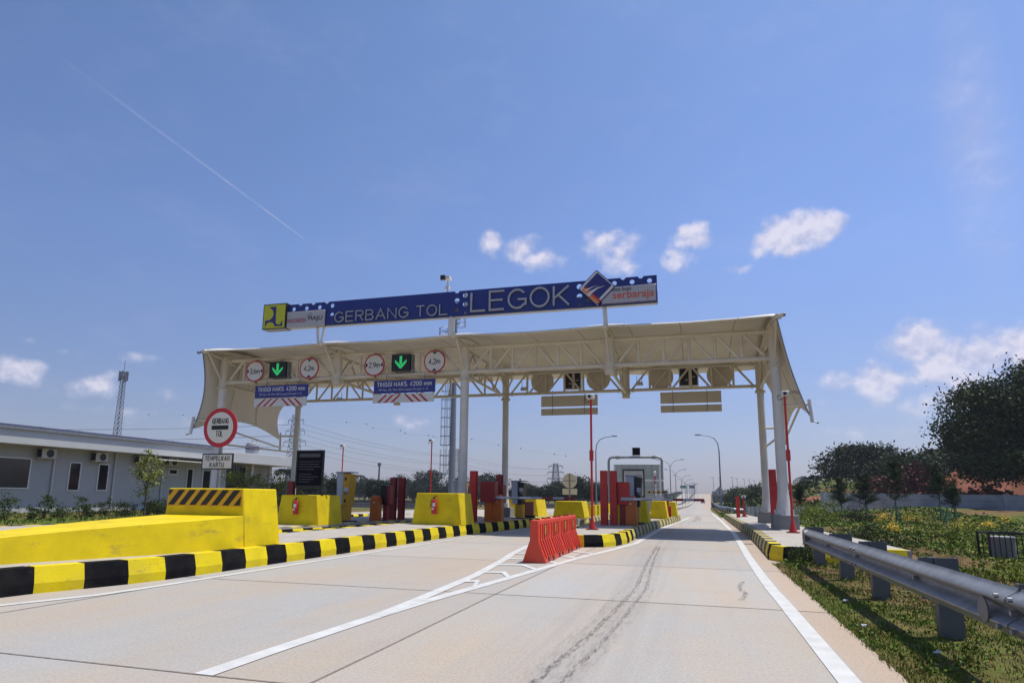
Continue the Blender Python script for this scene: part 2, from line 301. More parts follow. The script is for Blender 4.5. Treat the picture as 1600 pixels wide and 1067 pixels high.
# membrane lets a little light through, as coated fabric does
mm = MATS['membrane'].node_tree; pb = mm.nodes['Principled BSDF']; tr_ = mm.nodes.new('ShaderNodeBsdfTranslucent'); tr_.inputs[0].default_value = (.78, .66, .46, 1)
mxs = mm.nodes.new('ShaderNodeMixShader'); mxs.inputs[0].default_value = .05; mm.links.new(pb.outputs[0], mxs.inputs[1]); mm.links.new(tr_.outputs[0], mxs.inputs[2]); mm.links.new(mxs.outputs[0], mm.nodes['Material Output'].inputs[0])

# ------------------------------------------------------------ mesh helpers
class MB:
    def __init__(s): s.v = []; s.f = []; s.m = []; s.names = []; s.pieces = []
    def _mi(s, m):
        if m not in s.names: s.names.append(m)
        return s.names.index(m)
    def add(s, vs, fs, m):
        o = len(s.v); s.v += [tuple(v) for v in vs]; k = s._mi(m)
        f0 = len(s.f)
        for f in fs: s.f.append(tuple(i+o for i in f)); s.m.append(k)
        s.pieces.append((o, len(s.v), f0, len(s.f))); return s
    def box(s, x0, x1, y0, y1, z0, z1, m, ix=0, iy=0):
        v = [(x0, y0, z0), (x1, y0, z0), (x1, y1, z0), (x0, y1, z0), (x0+ix, y0+iy, z1), (x1-ix, y0+iy, z1), (x1-ix, y1-iy, z1), (x0+ix, y1-iy, z1)]
        return s.add(v, [(3, 2, 1, 0), (4, 5, 6, 7), (0, 1, 5, 4), (1, 2, 6, 5), (2, 3, 7, 6), (3, 0, 4, 7)], m)
    def hexa(s, b, t, m):   # four bottom, four top points
        return s.add(list(b)+list(t), [(3, 2, 1, 0), (4, 5, 6, 7), (0, 1, 5, 4), (1, 2, 6, 5), (2, 3, 7, 6), (3, 0, 4, 7)], m)
    def tube(s, p, q, r, m, n=10, r2=None, cap=True):
        p, q = Vector(p), Vector(q); d = (q-p).normalized(); a = d.orthogonal().normalized(); b = d.cross(a); r2 = r if r2 is None else r2
        vs = []
        for k in range(n):
            t = 2*pi*k/n; o = a*cos(t)+b*sin(t); vs.append(p+o*r); vs.append(q+o*r2)
        fs = [(2*k, 2*((k+1) % n), 2*((k+1) % n)+1, 2*k+1) for k in range(n)]
        if cap: fs += [tuple(2*k for k in range(n))[::-1], tuple(2*k+1 for k in range(n))]
        return s.add(vs, fs, m)
    def path(s, pts, r, m, n=8):
        pts = [Vector(p) for p in pts]; rs = r if isinstance(r, (list, tuple)) else [r]*len(pts)
        ref = None; vs = []
        for i, p in enumerate(pts):
            d = (pts[min(i+1, len(pts)-1)]-pts[max(i-1, 0)]).normalized()
            a = d.orthogonal().normalized() if ref is None else (ref-d*ref.dot(d)).normalized()
            ref = a; b = d.cross(a)
            vs += [p+(a*cos(2*pi*k/n)+b*sin(2*pi*k/n))*rs[i] for k in range(n)]
        fs = [(i*n+k, i*n+(k+1) % n, (i+1)*n+(k+1) % n, (i+1)*n+k) for i in range(len(pts)-1) for k in range(n)]
        fs += [tuple(range(n))[::-1], tuple((len(pts)-1)*n+k for k in range(n))]
        return s.add(vs, fs, m)
    def cyl(s, x, y, z0, z1, r, m, n=20, r2=None): return s.tube((x, y, z0), (x, y, z1), r, m, n, r2)
    def lathe(s, x, y, prof, m, n=20):
        vs = [(x+r*cos(2*pi*k/n), y+r*sin(2*pi*k/n), z) for r, z in prof for k in range(n)]; K = len(prof)
        fs = [(i*n+k, i*n+(k+1) % n, (i+1)*n+(k+1) % n, (i+1)*n+k) for i in range(K-1) for k in range(n)]
        fs += [tuple(range(n))[::-1], tuple((K-1)*n+k for k in range(n))]
        return s.add(vs, fs, m)
    def discY(s, x, z, y0, y1, r, m, n=36): return s.tube((x, y0, z), (x, y1, z), r, m, n)
    def prismY(s, pts, y0, y1, m):  # pts (x,z)
        n = len(pts); vs = [(a, y0, b) for a, b in pts]+[(a, y1, b) for a, b in pts]
        fs = [tuple(range(n)), tuple(range(n, 2*n))[::-1]]+[(k, k+n, (k+1) % n+n, (k+1) % n) for k in range(n)]
        return s.add(vs, fs, m)
    def prismZ(s, pts, z0, z1, m):
        n = len(pts); vs = [(a, b, z0) for a, b in pts]+[(a, b, z1) for a, b in pts]
        fs = [tuple(range(n))[::-1], tuple(range(n, 2*n))]+[(k, (k+1) % n, (k+1) % n+n, k+n) for k in range(n)]
        return s.add(vs, fs, m)
    def prismX(s, pts, x0, x1, m):  # pts (y,z)
        n = len(pts); vs = [(x0, a, b) for a, b in pts]+[(x1, a, b) for a, b in pts]
        fs = [tuple(range(n))[::-1], tuple(range(n, 2*n))]+[(k, (k+1) % n, (k+1) % n+n, k+n) for k in range(n)]
        return s.add(vs, fs, m)
    def ball(s, c, r, m, n=10, sz=1.0):
        vs = []; K = n//2
        for i in range(K+1):
            ph = pi*i/K
            for k in range(n): vs.append((c[0]+r*sin(ph)*cos(2*pi*k/n), c[1]+r*sin(ph)*sin(2*pi*k/n), c[2]+r*sz*cos(ph)))
        fs = [(i*n+k, (i+1)*n+k, (i+1)*n+(k+1) % n, i*n+(k+1) % n) for i in range(K) for k in range(n)]
        return s.add(vs, fs, m)
    def strip(s, pts, w, z, m):   # flat ribbon on the ground along pts
        P = [Vector((a, b, 0)) for a, b in pts]; vs = []
        for i, p in enumerate(P):
            d = (P[min(i+1, len(P)-1)]-P[max(i-1, 0)]).normalized(); nn = Vector((-d.y, d.x, 0))
            vs += [(p.x+nn.x*w/2, p.y+nn.y*w/2, z), (p.x-nn.x*w/2, p.y-nn.y*w/2, z)]
        return s.add(vs, [(2*i, 2*i+1, 2*i+3, 2*i+2) for i in range(len(P)-1)], m)
    def each(s, name, parent, **k):
        # one object for every separate piece that was added
        seen = {}; fi = 0; out = []
        for (v0, v1, f0, f1) in s.pieces:
            q = MB(); q.v = s.v[v0:v1]; q.f = [tuple(i-v0 for i in f) for f in s.f[f0:f1]]; q.m = [0]*len(q.f) if len(set(s.m[f0:f1])) == 1 else s.m[f0:f1]
            q.names = [s.names[s.m[f0]]] if len(set(s.m[f0:f1])) == 1 else list(s.names); out.append(q.build(name, parent, **k))
        return out
    def build(s, name, parent=None, bevel=0.0, smooth=True, seg=2):
        loc = Vector((0, 0, 0)); p = parent
        while p is not None: loc = loc+p.location; p = p.parent
        me = bpy.data.meshes.new(name)
        me.from_pydata([(v[0]-loc.x, v[1]-loc.y, v[2]-loc.z) for v in s.v], [], s.f)
        for n in s.names: me.materials.append(MATS[n])
        me.polygons.foreach_set('material_index', s.m); me.validate()
        o = bpy.data.objects.new(name, me); col.objects.link(o)
        if parent: o.parent = parent
        if bevel:
            b = o.modifiers.new('bevel', 'BEVEL'); b.width = bevel; b.segments = seg; b.limit_method = 'ANGLE'; b.angle_limit = radians(40)
        if smooth:
            me.polygons.foreach_set('use_smooth', [True]*len(me.polygons))
            try: me.set_sharp_from_angle(angle=radians(38))
            except Exception: pass
        me.update(); return o
def tag(o, label=None, cat=None, group=None, kind=None):
    if label: o['label'] = label
    if cat: o['category'] = cat
    if group: o['group'] = group
    if kind: o['kind'] = kind
    return o
def thing(name, label, cat, loc=(0, 0, 0), group=None):
    o = bpy.data.objects.new(name, None); o.empty_display_size = .2; col.objects.link(o); o.location = loc
    return tag(o, label, cat, group)
def struct(name, mb, label=None, cat=None, **k):
    return tag(mb.build(name, **k), label or name.replace('_', ' '), cat or name.replace('_', ' '), kind='structure')
def copy_tree(o, loc=None, label=None, parent=None, rz=None, scale=None):
    c = o.copy(); col.objects.link(c)
    if parent: c.parent = parent
    if loc is not None: c.location = loc
    if rz is not None: c.rotation_euler = (0, 0, rz)
    if scale is not None: c.scale = scale
    if label: c['label'] = label
    for ch in list(o.children): copy_tree(ch, parent=c)
    return c
def text(body, x0, x1, z0, z1, y, m, parent, name='lettering', depth=.01, bold=0.0, rot=0.0):
    cu = bpy.data.curves.new(name, 'FONT'); cu.body = body; cu.size = 1; cu.extrude = .5; cu.offset = bold; cu.resolution_u = 4
    t = bpy.data.objects.new('tmp', cu); col.objects.link(t); dg = bpy.context.evaluated_depsgraph_get(); me = bpy.data.meshes.new_from_object(t.evaluated_get(dg))
    bpy.data.objects.remove(t); n = len(me.vertices); a = np.empty(n*3); me.vertices.foreach_get('co', a); a = a.reshape(-1, 3)
    mn, mx = a.min(0), a.max(0); u = (a[:, 0]-mn[0])/(mx[0]-mn[0]); v = (a[:, 1]-mn[1])/(mx[1]-mn[1]); w = (a[:, 2]-mn[2])/(mx[2]-mn[2])
    loc = Vector((0, 0, 0)); p = parent
    while p is not None: loc = loc+p.location; p = p.parent
    X = x0+u*(x1-x0); Z = z0+v*(z1-z0); Y = y-w*depth
    if rot: cx, cz = (x0+x1)/2, (z0+z1)/2; X, Z = cx+(X-cx)*cos(rot)-(Z-cz)*sin(rot), cz+(X-cx)*sin(rot)+(Z-cz)*cos(rot)
    a = np.stack([X-loc.x, Y-loc.y, Z-loc.z], 1); me.vertices.foreach_set('co', a.ravel()); me.materials.clear(); me.materials.append(MATS[m]); me.update(); me.name = name
    o = bpy.data.objects.new(name, me); col.objects.link(o); o.parent = parent; return o


def A_(cx, cy, rx, ry, a0, a1, n=10): return [(cx+rx*cos(radians(a0+(a1-a0)*k/n)), cy+ry*sin(radians(a0+(a1-a0)*k/n))) for k in range(n+1)]
def glyph(ch, w):
    h = w/2
    G = {'E': [[(w,1),(0,1),(0,0),(w,0)],[(0,.52),(w*.9,.52)]], 'T': [[(0,1),(w,1)],[(h,1),(h,0)]], 'L': [[(0,1),(0,0),(w,0)]], 'I': [[(0,1),(0,0)]],
     'G': [A_(h,.5,h,.5,38,322,18)+[(w,.20),(w,.47),(w*.55,.47)]], 'R': [[(0,0),(0,1),(w*.55,1)]+A_(w*.6,.76,w*.4,.24,90,-90,8)+[(0,.52)],[(w*.5,.52),(w,0)]],
     'B': [[(0,0),(0,1),(w*.5,1)]+A_(w*.55,.765,w*.38,.235,90,-90,8)+[(0,.53)],[(w*.5,.53)]+A_(w*.58,.265,w*.42,.265,90,-90,8)+[(0,0)]],
     'P': [[(0,0),(0,1),(w*.55,1)]+A_(w*.6,.74,w*.4,.26,90,-90,8)+[(0,.48)]], 'A': [[(0,0),(h,1),(w,0)],[(w*.17,.34),(w*.83,.34)]], 'N': [[(0,0),(0,1),(w,0),(w,1)]],
     'O': [A_(h,.5,h,.5,0,360,24)], 'K': [[(0,0),(0,1)],[(w,1),(0,.36)],[(w*.3,.55),(w,0)]], 'M': [[(0,0),(0,1),(h,.3),(w,1),(w,0)]],
     'U': [[(0,1),(0,.3)]+A_(h,.3,h,.3,180,360,10)+[(w,1)]], 'S': [A_(h,.755,h,.245,25,270,12)+A_(h,.255,h,.255,90,-155,12)],
     '0': [A_(h,.5,h,.5,0,360,24)], '1': [[(0,.8),(h,1),(h,0)]], '2': [A_(h,.7,h,.3,160,-25,10)+[(0,0),(w,0)]], '3': [A_(h,.765,h*.92,.235,150,-90,10)+A_(h,.265,h,.265,90,-150,10)],
     '4': [[(w*.74,0),(w*.74,1),(0,.27),(w,.27)]], '6': [A_(h,.3,h,.3,0,360,20),[(w*.02,.33),(w*.12,.62),(w*.62,1)]], '9': [A_(h,.7,h,.3,0,360,20),[(w*.98,.67),(w*.88,.38),(w*.38,0)]],
     'm': [[(0,0),(0,.64)],[(0,.46)]+A_(w*.24,.42,w*.24,.2,170,0,7)+[(w*.48,0)],[(w*.48,.42)]+A_(w*.74,.42,w*.26,.2,180,0,7)+[(w,0)]],
     ',': [[(w*.6,.12),(w*.6,-.0),(0,-.16)]], '.': [[(0,0),(0,.10)]]}
    return G[ch]
GW = {'I': 0.0, 'M': .62, 'm': .74, ',': .08, '.': 0.0, 'G': .60, 'O': .62, 'A': .62, 'N': .56, '1': .25}
def strokes(body, x0, x1, z0, z1, y, m, parent, th=.15, gap=.24, depth=.003, wide=1.0, name='lettering', arial=False):
    H_ = z1-z0; cur = 0; L = []
    for ch in body:
        if ch == ' ': cur += .38*wide; continue
        w = GW.get(ch, .50)*wide; L.append((ch, cur, w)); cur += w+gap*wide
    tot = cur-gap*wide; k = (x1-x0)/tot; b = MB()
    for ch, ox, w in L:
        for gi, pl_ in enumerate(glyph(ch, w)):
            P = [Vector((x0+(ox+a)*k, 0, z0+c*H_)) for a, c in pl_]; closed = (P[0]-P[-1]).length < 1e-5; r = th*H_/2; vs = []; n = len(P)
            for i, p in enumerate(P):
                pa = P[i-1] if i > 0 else (P[-2] if closed else None); pb = P[i+1] if i < n-1 else (P[1] if closed else None)
                d1 = (p-pa).normalized() if pa else (pb-p).normalized(); d2 = (pb-p).normalized() if pb else d1
                n1, n2_ = Vector((-d1.z, 0, d1.x)), Vector((-d2.z, 0, d2.x)); nn = (n1+n2_)
                nn = nn.normalized() if nn.length > .2 else n1; sc = min(1.9, 1/max(.35, nn.dot(n1)))
                e = Vector((0, 0, 0))
                if not closed and i == 0: e = -d1*r*.2
                if not closed and i == n-1: e = d2*r*.2
                q0, q1 = p+e+nn*r*sc, p+e-nn*r*sc; f = y-.0004*gi
                vs += [(q0.x, f-depth, q0.z), (q1.x, f-depth, q1.z), (q1.x, f, q1.z), (q0.x, f, q0.z)]
            fs = [(4*i+a, 4*i+(a+1) % 4, 4*i+4+(a+1) % 4, 4*i+4+a) for i in range(n-1) for a in range(4)]+[(0, 3, 2, 1), (4*n-4, 4*n-3, 4*n-2, 4*n-1)]
            b.add(vs, fs, m)
    return b.build(name, parent, smooth=False)
# ------------------------------------------------------------ ground and roads
def smooth(t): t = min(1, max(0, t)); return t*t*(3-2*t)
ZP = [(-50, 0), (60, 0), (130, -.35), (230, -.95), (315, -.95), (420, .6), (600, 5.0), (660, 5.6), (760, 4.5), (1200, 0)]
def zroad(y):
    for (a, za), (b, zb) in zip(ZP, ZP[1:]):
        if y <= b: return za+(zb-za)*smooth((y-a)/(b-a)) if abs(zb-za) > 3 else za+(zb-za)*(y-a)/(b-a)
    return 0
def lerp_tab(T, y):
    if y <= T[0][0]: return T[0][1]
    for (a, za), (b, zb) in zip(T, T[1:]):
        if y <= b: return za+(zb-za)*(y-a)/(b-a)
    return T[-1][1]
RE = [(45, 1.25), (76, 1.3), (130, 2.2), (200, 3.4), (315, 5.3), (600, 10.4), (1200, 20)]
LE = [(45, -4.2), (60, -3.2), (76, -2.3), (130, -1.8), (200, -2.2), (315, -2.4), (600, .5), (1200, 8)]
def n2(x, y, s=1.0): return (sin(x*1.3*s+1.7)*cos(y*1.1*s-.6)+.5*sin(x*2.9*s+y*2.3*s)+.25*sin(x*6.1*s-y*5.3*s+2)+.15*sin(x*13*s+y*11*s))/1.6
def gz(x, y):
    road = zroad(y)
    re = lerp_tab(RE, y) if y > 45 else 1.33
    if y < 60 and -24 < x < re: return -.07
    base = road - .07 - .5*smooth((y-110)/60)
    d = x-re if x > re else (-24-x if y < 62 else lerp_tab(LE, y)-13.5-x)
    if d <= 0: return base
    z = base+.07+.5*smooth((y-110)/60)*smooth(d/2.5)+smooth(d/.5)*.05
    if y > 250: z -= (road+.6)*smooth((d-1)/22)*smooth((y-250)/150)
    if x > 1.2:
        if y < 16: z += -.012 if d < .02 else 0
        z += .03*n2(x*2, y*2)*smooth(d/1.0)+smooth((d-1.5)/4)*.16*n2(x*.55, y*.5)
        if 1.3 < x < 5.2 and 14.3 < y < 47: z = -.03
        z += 2.6*math.exp(-((x-16)/8)**2-((y-104)/26)**2)+.5*smooth((x-6)/10)*smooth((y-38)/20)
        z += 2.2*math.exp(-((x-30)/16)**2-((y-92)/12)**2)
    else:
        z += .04*n2(x*.7, y*.7)
    z -= .6*smooth((y-300)/200)*0
    if y > 700: z *= max(0, 1-(y-700)/300)
    return z
def axis(segs, tail, lim):
    a = list(segs)
    st = tail
    while a[-1] < lim: a.append(a[-1]+st); st *= 1.25
    st = tail; b = [a[0]]
    while b[-1] > -lim: b.append(b[-1]-st); st *= 1.25
    return sorted(set(b[1:]+a))
xs = axis(list(np.arange(-30, 1.0, 3.0))+list(np.arange(1.05, 9, .16))+list(np.arange(9, 40, .9)), 2.5, 6000)
ys = axis(list(np.arange(3, 17, .2))+list(np.arange(17, 60, .8))+list(np.arange(60, 150, 3))+list(np.arange(150, 760, 8)), 30, 6000)
vs = [(x, y, gz(x, y)) for y in ys for x in xs]; nx = len(xs)
fs = [(j*nx+i, j*nx+i+1, (j+1)*nx+i+1, (j+1)*nx+i) for j in range(len(ys)-1) for i in range(nx-1)]
g = MB(); g.add(vs, fs, 'ground'); struct('ground', g, 'rough ground with grass, weeds and bare earth around the toll plaza', 'ground')

r = MB()
# plaza sheet
pv = []; yy = [-12, 0, 6, 12, 20, 30, 45, 60]
for y in yy: pv += [(-24, y, 0), (1.5, y, 0)] if y < 14.4 else [(-24, y, 0), (1.6 if y < 46 else 1.3, y, 0)]
r.add(pv, [(2*i, 2*i+1, 2*i+3, 2*i+2) for i in range(len(yy)-1)], 'road'); struct('road', r, 'pale concrete pavement of the toll plaza', 'road', smooth=False)
def ribbon(name, fL, fR, y0, y1, dz=0.0, m='road', label=None):
    b = MB(); Y = [y0]; 
    while Y[-1] < y1: Y.append(Y[-1]+max(4, Y[-1]*.03))
    v = []
    for y in Y: v += [(fL(y), y, zroad(y)+dz), (fR(y), y, zroad(y)+dz)]
    b.add(v, [(2*i, 2*i+1, 2*i+3, 2*i+2) for i in range(len(Y)-1)], m)
    return struct(name, b, label, 'road')
ribbon('carriageway', lambda y: lerp_tab(LE, y), lambda y: lerp_tab(RE, y), 60, 900, .0, label='right carriageway running away over the far rise')
ribbon('carriageway', lambda y: lerp_tab(LE, y)-4.0, lambda y: lerp_tab(LE, y)-.5, 60, 900, .0, label='middle carriageway beyond the kerb line')
ribbon('carriageway', lambda y: lerp_tab(LE, y)-13.5, lambda y: lerp_tab(LE, y)-5.2, 60, 900, .0, label='left carriageway beyond the lamp posts')
# far access road seen under the canopy on the left
fr = MB(); fr.box(-120, -16, 64, 70, -.06, .0, 'road'); struct('access_road', fr, 'grey access road crossing behind the left lanes', 'road', smooth=False)
# median
md = MB()
Y = list(np.arange(60, 640, 12))
v = []
for y in Y: v += [(lerp_tab(LE, y)-.5, y, zroad(y)+.3), (lerp_tab(LE, y)-.1, y, zroad(y)+.3), (lerp_tab(LE, y)-.1, y, zroad(y)-.1), (lerp_tab(LE, y)-.5, y, zroad(y)-.1)]
fsx = []
for i in range(len(Y)-1):
    a = 4*i
    fsx += [(a, a+1, a+5, a+4), (a+1, a+2, a+6, a+5), (a+3, a, a+4, a+7)]
fsx += [(0, 3, 2, 1)]
md.add(v, fsx, 'concrete_top'); struct('median_strip', md, 'raised concrete median between the two carriageways', 'median')
# expansion joints
jt = MB()
for k in range(-3, 12):
    y = 4.06+4.37*k; jt.strip([(-16, y+.04), (-9, y-.03), (-5.3, y+.02), (-3.3, y), (-.7, y+.02), (1.45, y-.01)], .022, .0035, 'joint')
for x in (-2.555, -7.0, -11): jt.strip([(x, -8), (x+.01, 5.2), (x-.02, 8.4), (x, 14), (x, 58)], .022, .0035, 'joint')
struct('pavement_joints', jt, 'dark expansion joints cut in the concrete road', 'joints', smooth=False)
# markings
mk = MB()
mk.strip([(.965, 1), (.96, 5.3), (.955, 9.1), (.94, 10.2), (.955, 12.3), (1.0, 15.5), (1.1, 20.3), (1.2, 26), (1.2, 40), (1.08, 60)], .16, .006, 'white_paint')
mk.strip([(-3.36, 4.06), (-3.34, 4.95), (-3.27, 6.5), (-3.19, 7.5), (-2.82, 10.6), (-2.45, 13.9), (-2.03, 16.6), (-1.72, 19), (-1.66, 22), (-1.56, 27), (-1.50, 29.6), (-.86, 40.8), (-.6, 46)], .16, .006, 'white_paint')
mk.strip([(-3.27, 6.5), (-3.30, 7.4), (-3.46, 10.2), (-3.78, 13), (-4.0, 14.4), (-4.24, 16.7), (-4.3, 20), (-4.3, 30)], .16, .0075, 'white_paint')
mk.strip([(-7.9, 4.6), (-7.44, 5.66), (-7.12, 6.6), (-7.06, 7.5), (-7.02, 9.8), (-6.93, 15), (-6.85, 20), (-6.4, 25.5), (-6.35, 32)], .13, .006, 'white_paint')
for y in (9.35, 10.6, 11.85, 13.05, 14.3, 15.5):
    xl = lerp_tab([(7, -3.28), (10.2, -3.46), (13, -3.78), (16.7, -4.24)], y); xr = lerp_tab([(7.5, -3.19), (10.6, -2.82), (13.9, -2.45), (16.6, -2.03)], y-.5)
    xm = (xl*.45+xr*.55)
    mk.add([(xl, y, .009), (xm, y+.12, .009), (xm, y+.34, .009), (xl, y+.22, .009)], [(0, 1, 2, 3)], 'white_paint')
    mk.add([(xm, y+.12, .009), (xr, y-.55, .009), (xr, y-.33, .009), (xm, y+.34, .009)], [(0, 1, 2, 3)], 'white_paint')
struct('road_markings', mk, 'white edge lines and chevron gore painted on the road', 'road markings', smooth=False)
sk = MB()
for q, (off, w, mm_) in enumerate(((.06, .46, 'skid_faint'), (0, .06, 'skid'), (.17, .05, 'skid'))):
    sk.strip([(-1.14+off, 4.2), (-1.10+off, 5.0), (-1.03+off, 5.9), (-.95+off*.9, 7.5), (-.88+off*.8, 9.6), (-.96+off*.7, 11.8), (-1.04+off*.6, 14.8), (-1.08+off*.4, 18)], w, .0095+.0012*q, mm_)
sk.strip([(.46, 9.0), (.56, 9.6), (.5, 10.2), (.6, 11)], .07, .011, 'skid')
sk.strip([(-.3, 38), (-.15, 43), (-.1, 50)], .25, .011, 'skid'); sk.strip([(.0, 40), (.1, 46)], .15, .012, 'skid')
struct('tyre_marks', sk, 'dark rubber streaks on the right lane', 'tyre marks', smooth=False)

# ------------------------------------------------------------ islands and kerbs
def resample(pts, step):
    P = [Vector((a, b, 0)) for a, b in pts]; out = [P[0].copy()]; need = step; cur = P[0].copy(); i = 1
    while i < len(P):
        d = (P[i]-cur).length
        if d >= need: cur = cur+(P[i]-cur)*(need/d); out.append(cur.copy()); need = step
        else: need -= d; cur = P[i].copy(); i += 1
    return out
def kerb(b, pts, h, first=0, side=1, step=.57, my='kerb_yellow', mk_='kerb_black', worn=None):
    P = resample(pts, step); N = []
    for i in range(len(P)):
        d = (P[min(i+1, len(P)-1)]-P[max(i-1, 0)]).normalized(); N.append(Vector((-d.y, d.x, 0))*side)   # inward
    prof = [(0, -.02), (0, h*.38), (.055, h), (.27, h), (.27, -.02)]
    for i in range(len(P)-1):
        q0, q1 = P[i], P[i+1]; vs = []
        for q, nn in ((q0, N[i]), (q1, N[i+1])):
            for o, z in prof: vs.append((q.x+nn.x*o, q.y+nn.y*o, z))
        k = 5; fs = [(j, j+1, j+1+k, j+k) for j in range(4)]+[(0, 4, 3, 2, 1), (5, 6, 7, 8, 9)]
        a, c = my, mk_
        if worn and worn(q0): a, c = 'kerb_worn_yellow', 'kerb_worn_black'
        b.add(vs, fs, (a, c)[(i+first) % 2])
def island(name, label, poly, runs, h, inset=.05):
    t = MB(); cx = sum(p[0] for p in poly)/len(poly); cy = sum(p[1] for p in poly)/len(poly)
    t.prismZ(poly, -.05, h-.008, 'concrete_top'); o = tag(t.build(name, smooth=False), label, 'traffic island', kind='structure')
    for rr in runs:
        kb = MB(); kerb(kb, *rr[0], **rr[1]); kb.build('kerb', o, smooth=False)
    return o
# island B (between second and third lane)
island('traffic_island', 'long raised island with black and yellow kerb carrying the yellow ramp block',
  [(-9.7, 3), (-8.55, 3.1), (-8.25, 5.3), (-8.05, 6.5), (-7.62, 8), (-7.52, 9.8), (-7.43, 15), (-7.43, 18), (-7.38, 21), (-6.98, 25.5), (-6.95, 33), (-7.75, 34.95), (-9, 34.95), (-9.88, 33), (-9.88, 8)],
  [((([(-7.93, 6.43), (-7.74, 6.98), (-7.58, 7.52), (-7.48, 8.1), (-7.45, 8.64), (-7.42, 9.8), (-7.33, 15), (-7.35, 17.7), (-7.28, 21), (-6.88, 25.5), (-6.85, 33), (-7.7, 35.1), (-9.1, 35.1), (-9.98, 33), (-9.98, 8)]), .32, 0, 1), dict()),
   ((([(-7.93, 6.43), (-8.0, 5.86), (-8.12, 5.2), (-8.3, 4.2), (-8.4, 3.2)]), .32, 1, -1), dict())], .32)
# island A (between first and second lane)
island('traffic_island', 'raised island under the dark notice board, second from the left',
  [(-15.9, 15), (-15.2, 13.5), (-13, 13.5), (-12.45, 15), (-12.4, 22), (-12.45, 30), (-12.9, 36), (-15.8, 36)],
  [((([(-15.95, 36), (-15.95, 15), (-15.3, 13.45), (-12.95, 13.45), (-12.4, 15), (-12.38, 22), (-12.42, 29), (-12.85, 36)]), .21, 1, 1), dict())], .21)
# island D (far left)
island('traffic_island', 'low island at the far left beside the grass strip',
  [(-21.4, 13), (-18.5, 13), (-18.9, 16), (-18.9, 36), (-21.4, 36)],
  [((([(-18.4, 12.4), (-18.62, 14.2), (-18.85, 16.5), (-18.85, 36)]), .14, 0, 1), dict()), ((([(-21.45, 36), (-21.45, 13), (-18.5, 12.9)]), .14, 1, 1), dict())], .14)
# island C (between third and right lane)
wornC = lambda q: q.y > 20 and q.x > -2.1
island('traffic_island', 'raised island behind the orange barriers with the first red camera pole',
  [(-3.82, 30), (-3.9, 18.1), (-3.5, 17.2), (-2.9, 17.08), (-2.6, 17.25), (-2.35, 17.85), (-2.12, 18.8), (-2.05, 22.6), (-1.95, 27), (-1.5, 34), (-1.15, 39.3), (-1.3, 41.2), (-2.2, 41.7), (-3.0, 39.8)],
  [((([(-3.1, 40), (-4.0, 30), (-4.05, 18), (-3.62, 17.0), (-2.9, 16.88), (-2.45, 17.06), (-2.12, 17.7), (-1.94, 18.8), (-1.9, 22.6), (-1.79, 27), (-1.3, 34), (-.98, 39.5), (-1.15, 41.5), (-2.2, 42)]), .3, 1, 1), dict(worn=wornC))], .3)
# island E further back
island('traffic_island', 'island beyond the third lane carrying the toll booth',
  [(-7.2, 30.2), (-5.3, 30.2), (-4.9, 32), (-5.0, 40), (-5.3, 52), (-6.6, 52), (-7.2, 40)],
  [((([(-7.25, 31), (-7.0, 30.1), (-5.3, 30.1), (-4.85, 32), (-4.95, 40), (-5.25, 52)]), .3, 0, 1), dict(worn=lambda q: True))], .3)
# right island
island('traffic_island', 'wide pale island under the right canopy columns',
  [(1.6, 46), (1.62, 22), (1.48, 15.4), (1.75, 14.85), (3.95, 14.85), (3.9, 18), (3.7, 22), (3.6, 26), (3.4, 32), (2.7, 46)],
  [((([(1.55, 46), (1.57, 24), (1.5, 20), (1.38, 15.0), (1.62, 14.7), (1.95, 14.75), (4.05, 14.78)]), .3, 0, 1), dict(worn=lambda q: q.y > 16.4))], .3)

# ------------------------------------------------------------ canopy
YF, YR = 23.75, 29.5
NODE = [2.7-5.65*k for k in range(5)]
canopy = thing('toll_canopy', 'cream tensile membrane canopy on steel trusses spanning all the toll lanes', 'canopy', (-8.6, 26.6, 0))
TL, TU = 6.03, 6.99
def truss(y, rc, rw, zl=TL, zu=TU):
    b = MB()
    b.tube((NODE[-1], y, zl), (NODE[0], y, zl), rc, 'cream', 12); b.tube((NODE[-1], y, zu), (NODE[0], y, zu), rc, 'cream', 12)
    for k in range(4):
        x1, x0 = NODE[k], NODE[k+1]
        e = [x0+.17+(x1-x0-.34)*j/6 for j in range(7)]
        for j in range(1, 6): b.tube((e[j], y, zl), (e[j], y, zu), rw, 'cream', 8)
        for j in range(6):
            if j < 3: b.tube((e[j]+.1, y, zl+.04), (e[j+1]-.07, y, zu-.04), rw*.95, 'cream', 8)
            else: b.tube((e[j]+.07, y, zu-.04), (e[j+1]-.1, y, zl+.04), rw*.95, 'cream', 8)
        for xx in (x0+.32, x1-.32):
            for z in (zl, zu): b.tube((xx-.03, y, z), (xx+.03, y, z), rc*1.5, 'cream', 12)
    return b
truss(YF, .085, .055).build('front_truss', canopy)
truss(YR, .07, .05, TL-.02, TU-.02).build('rear_truss', canopy)
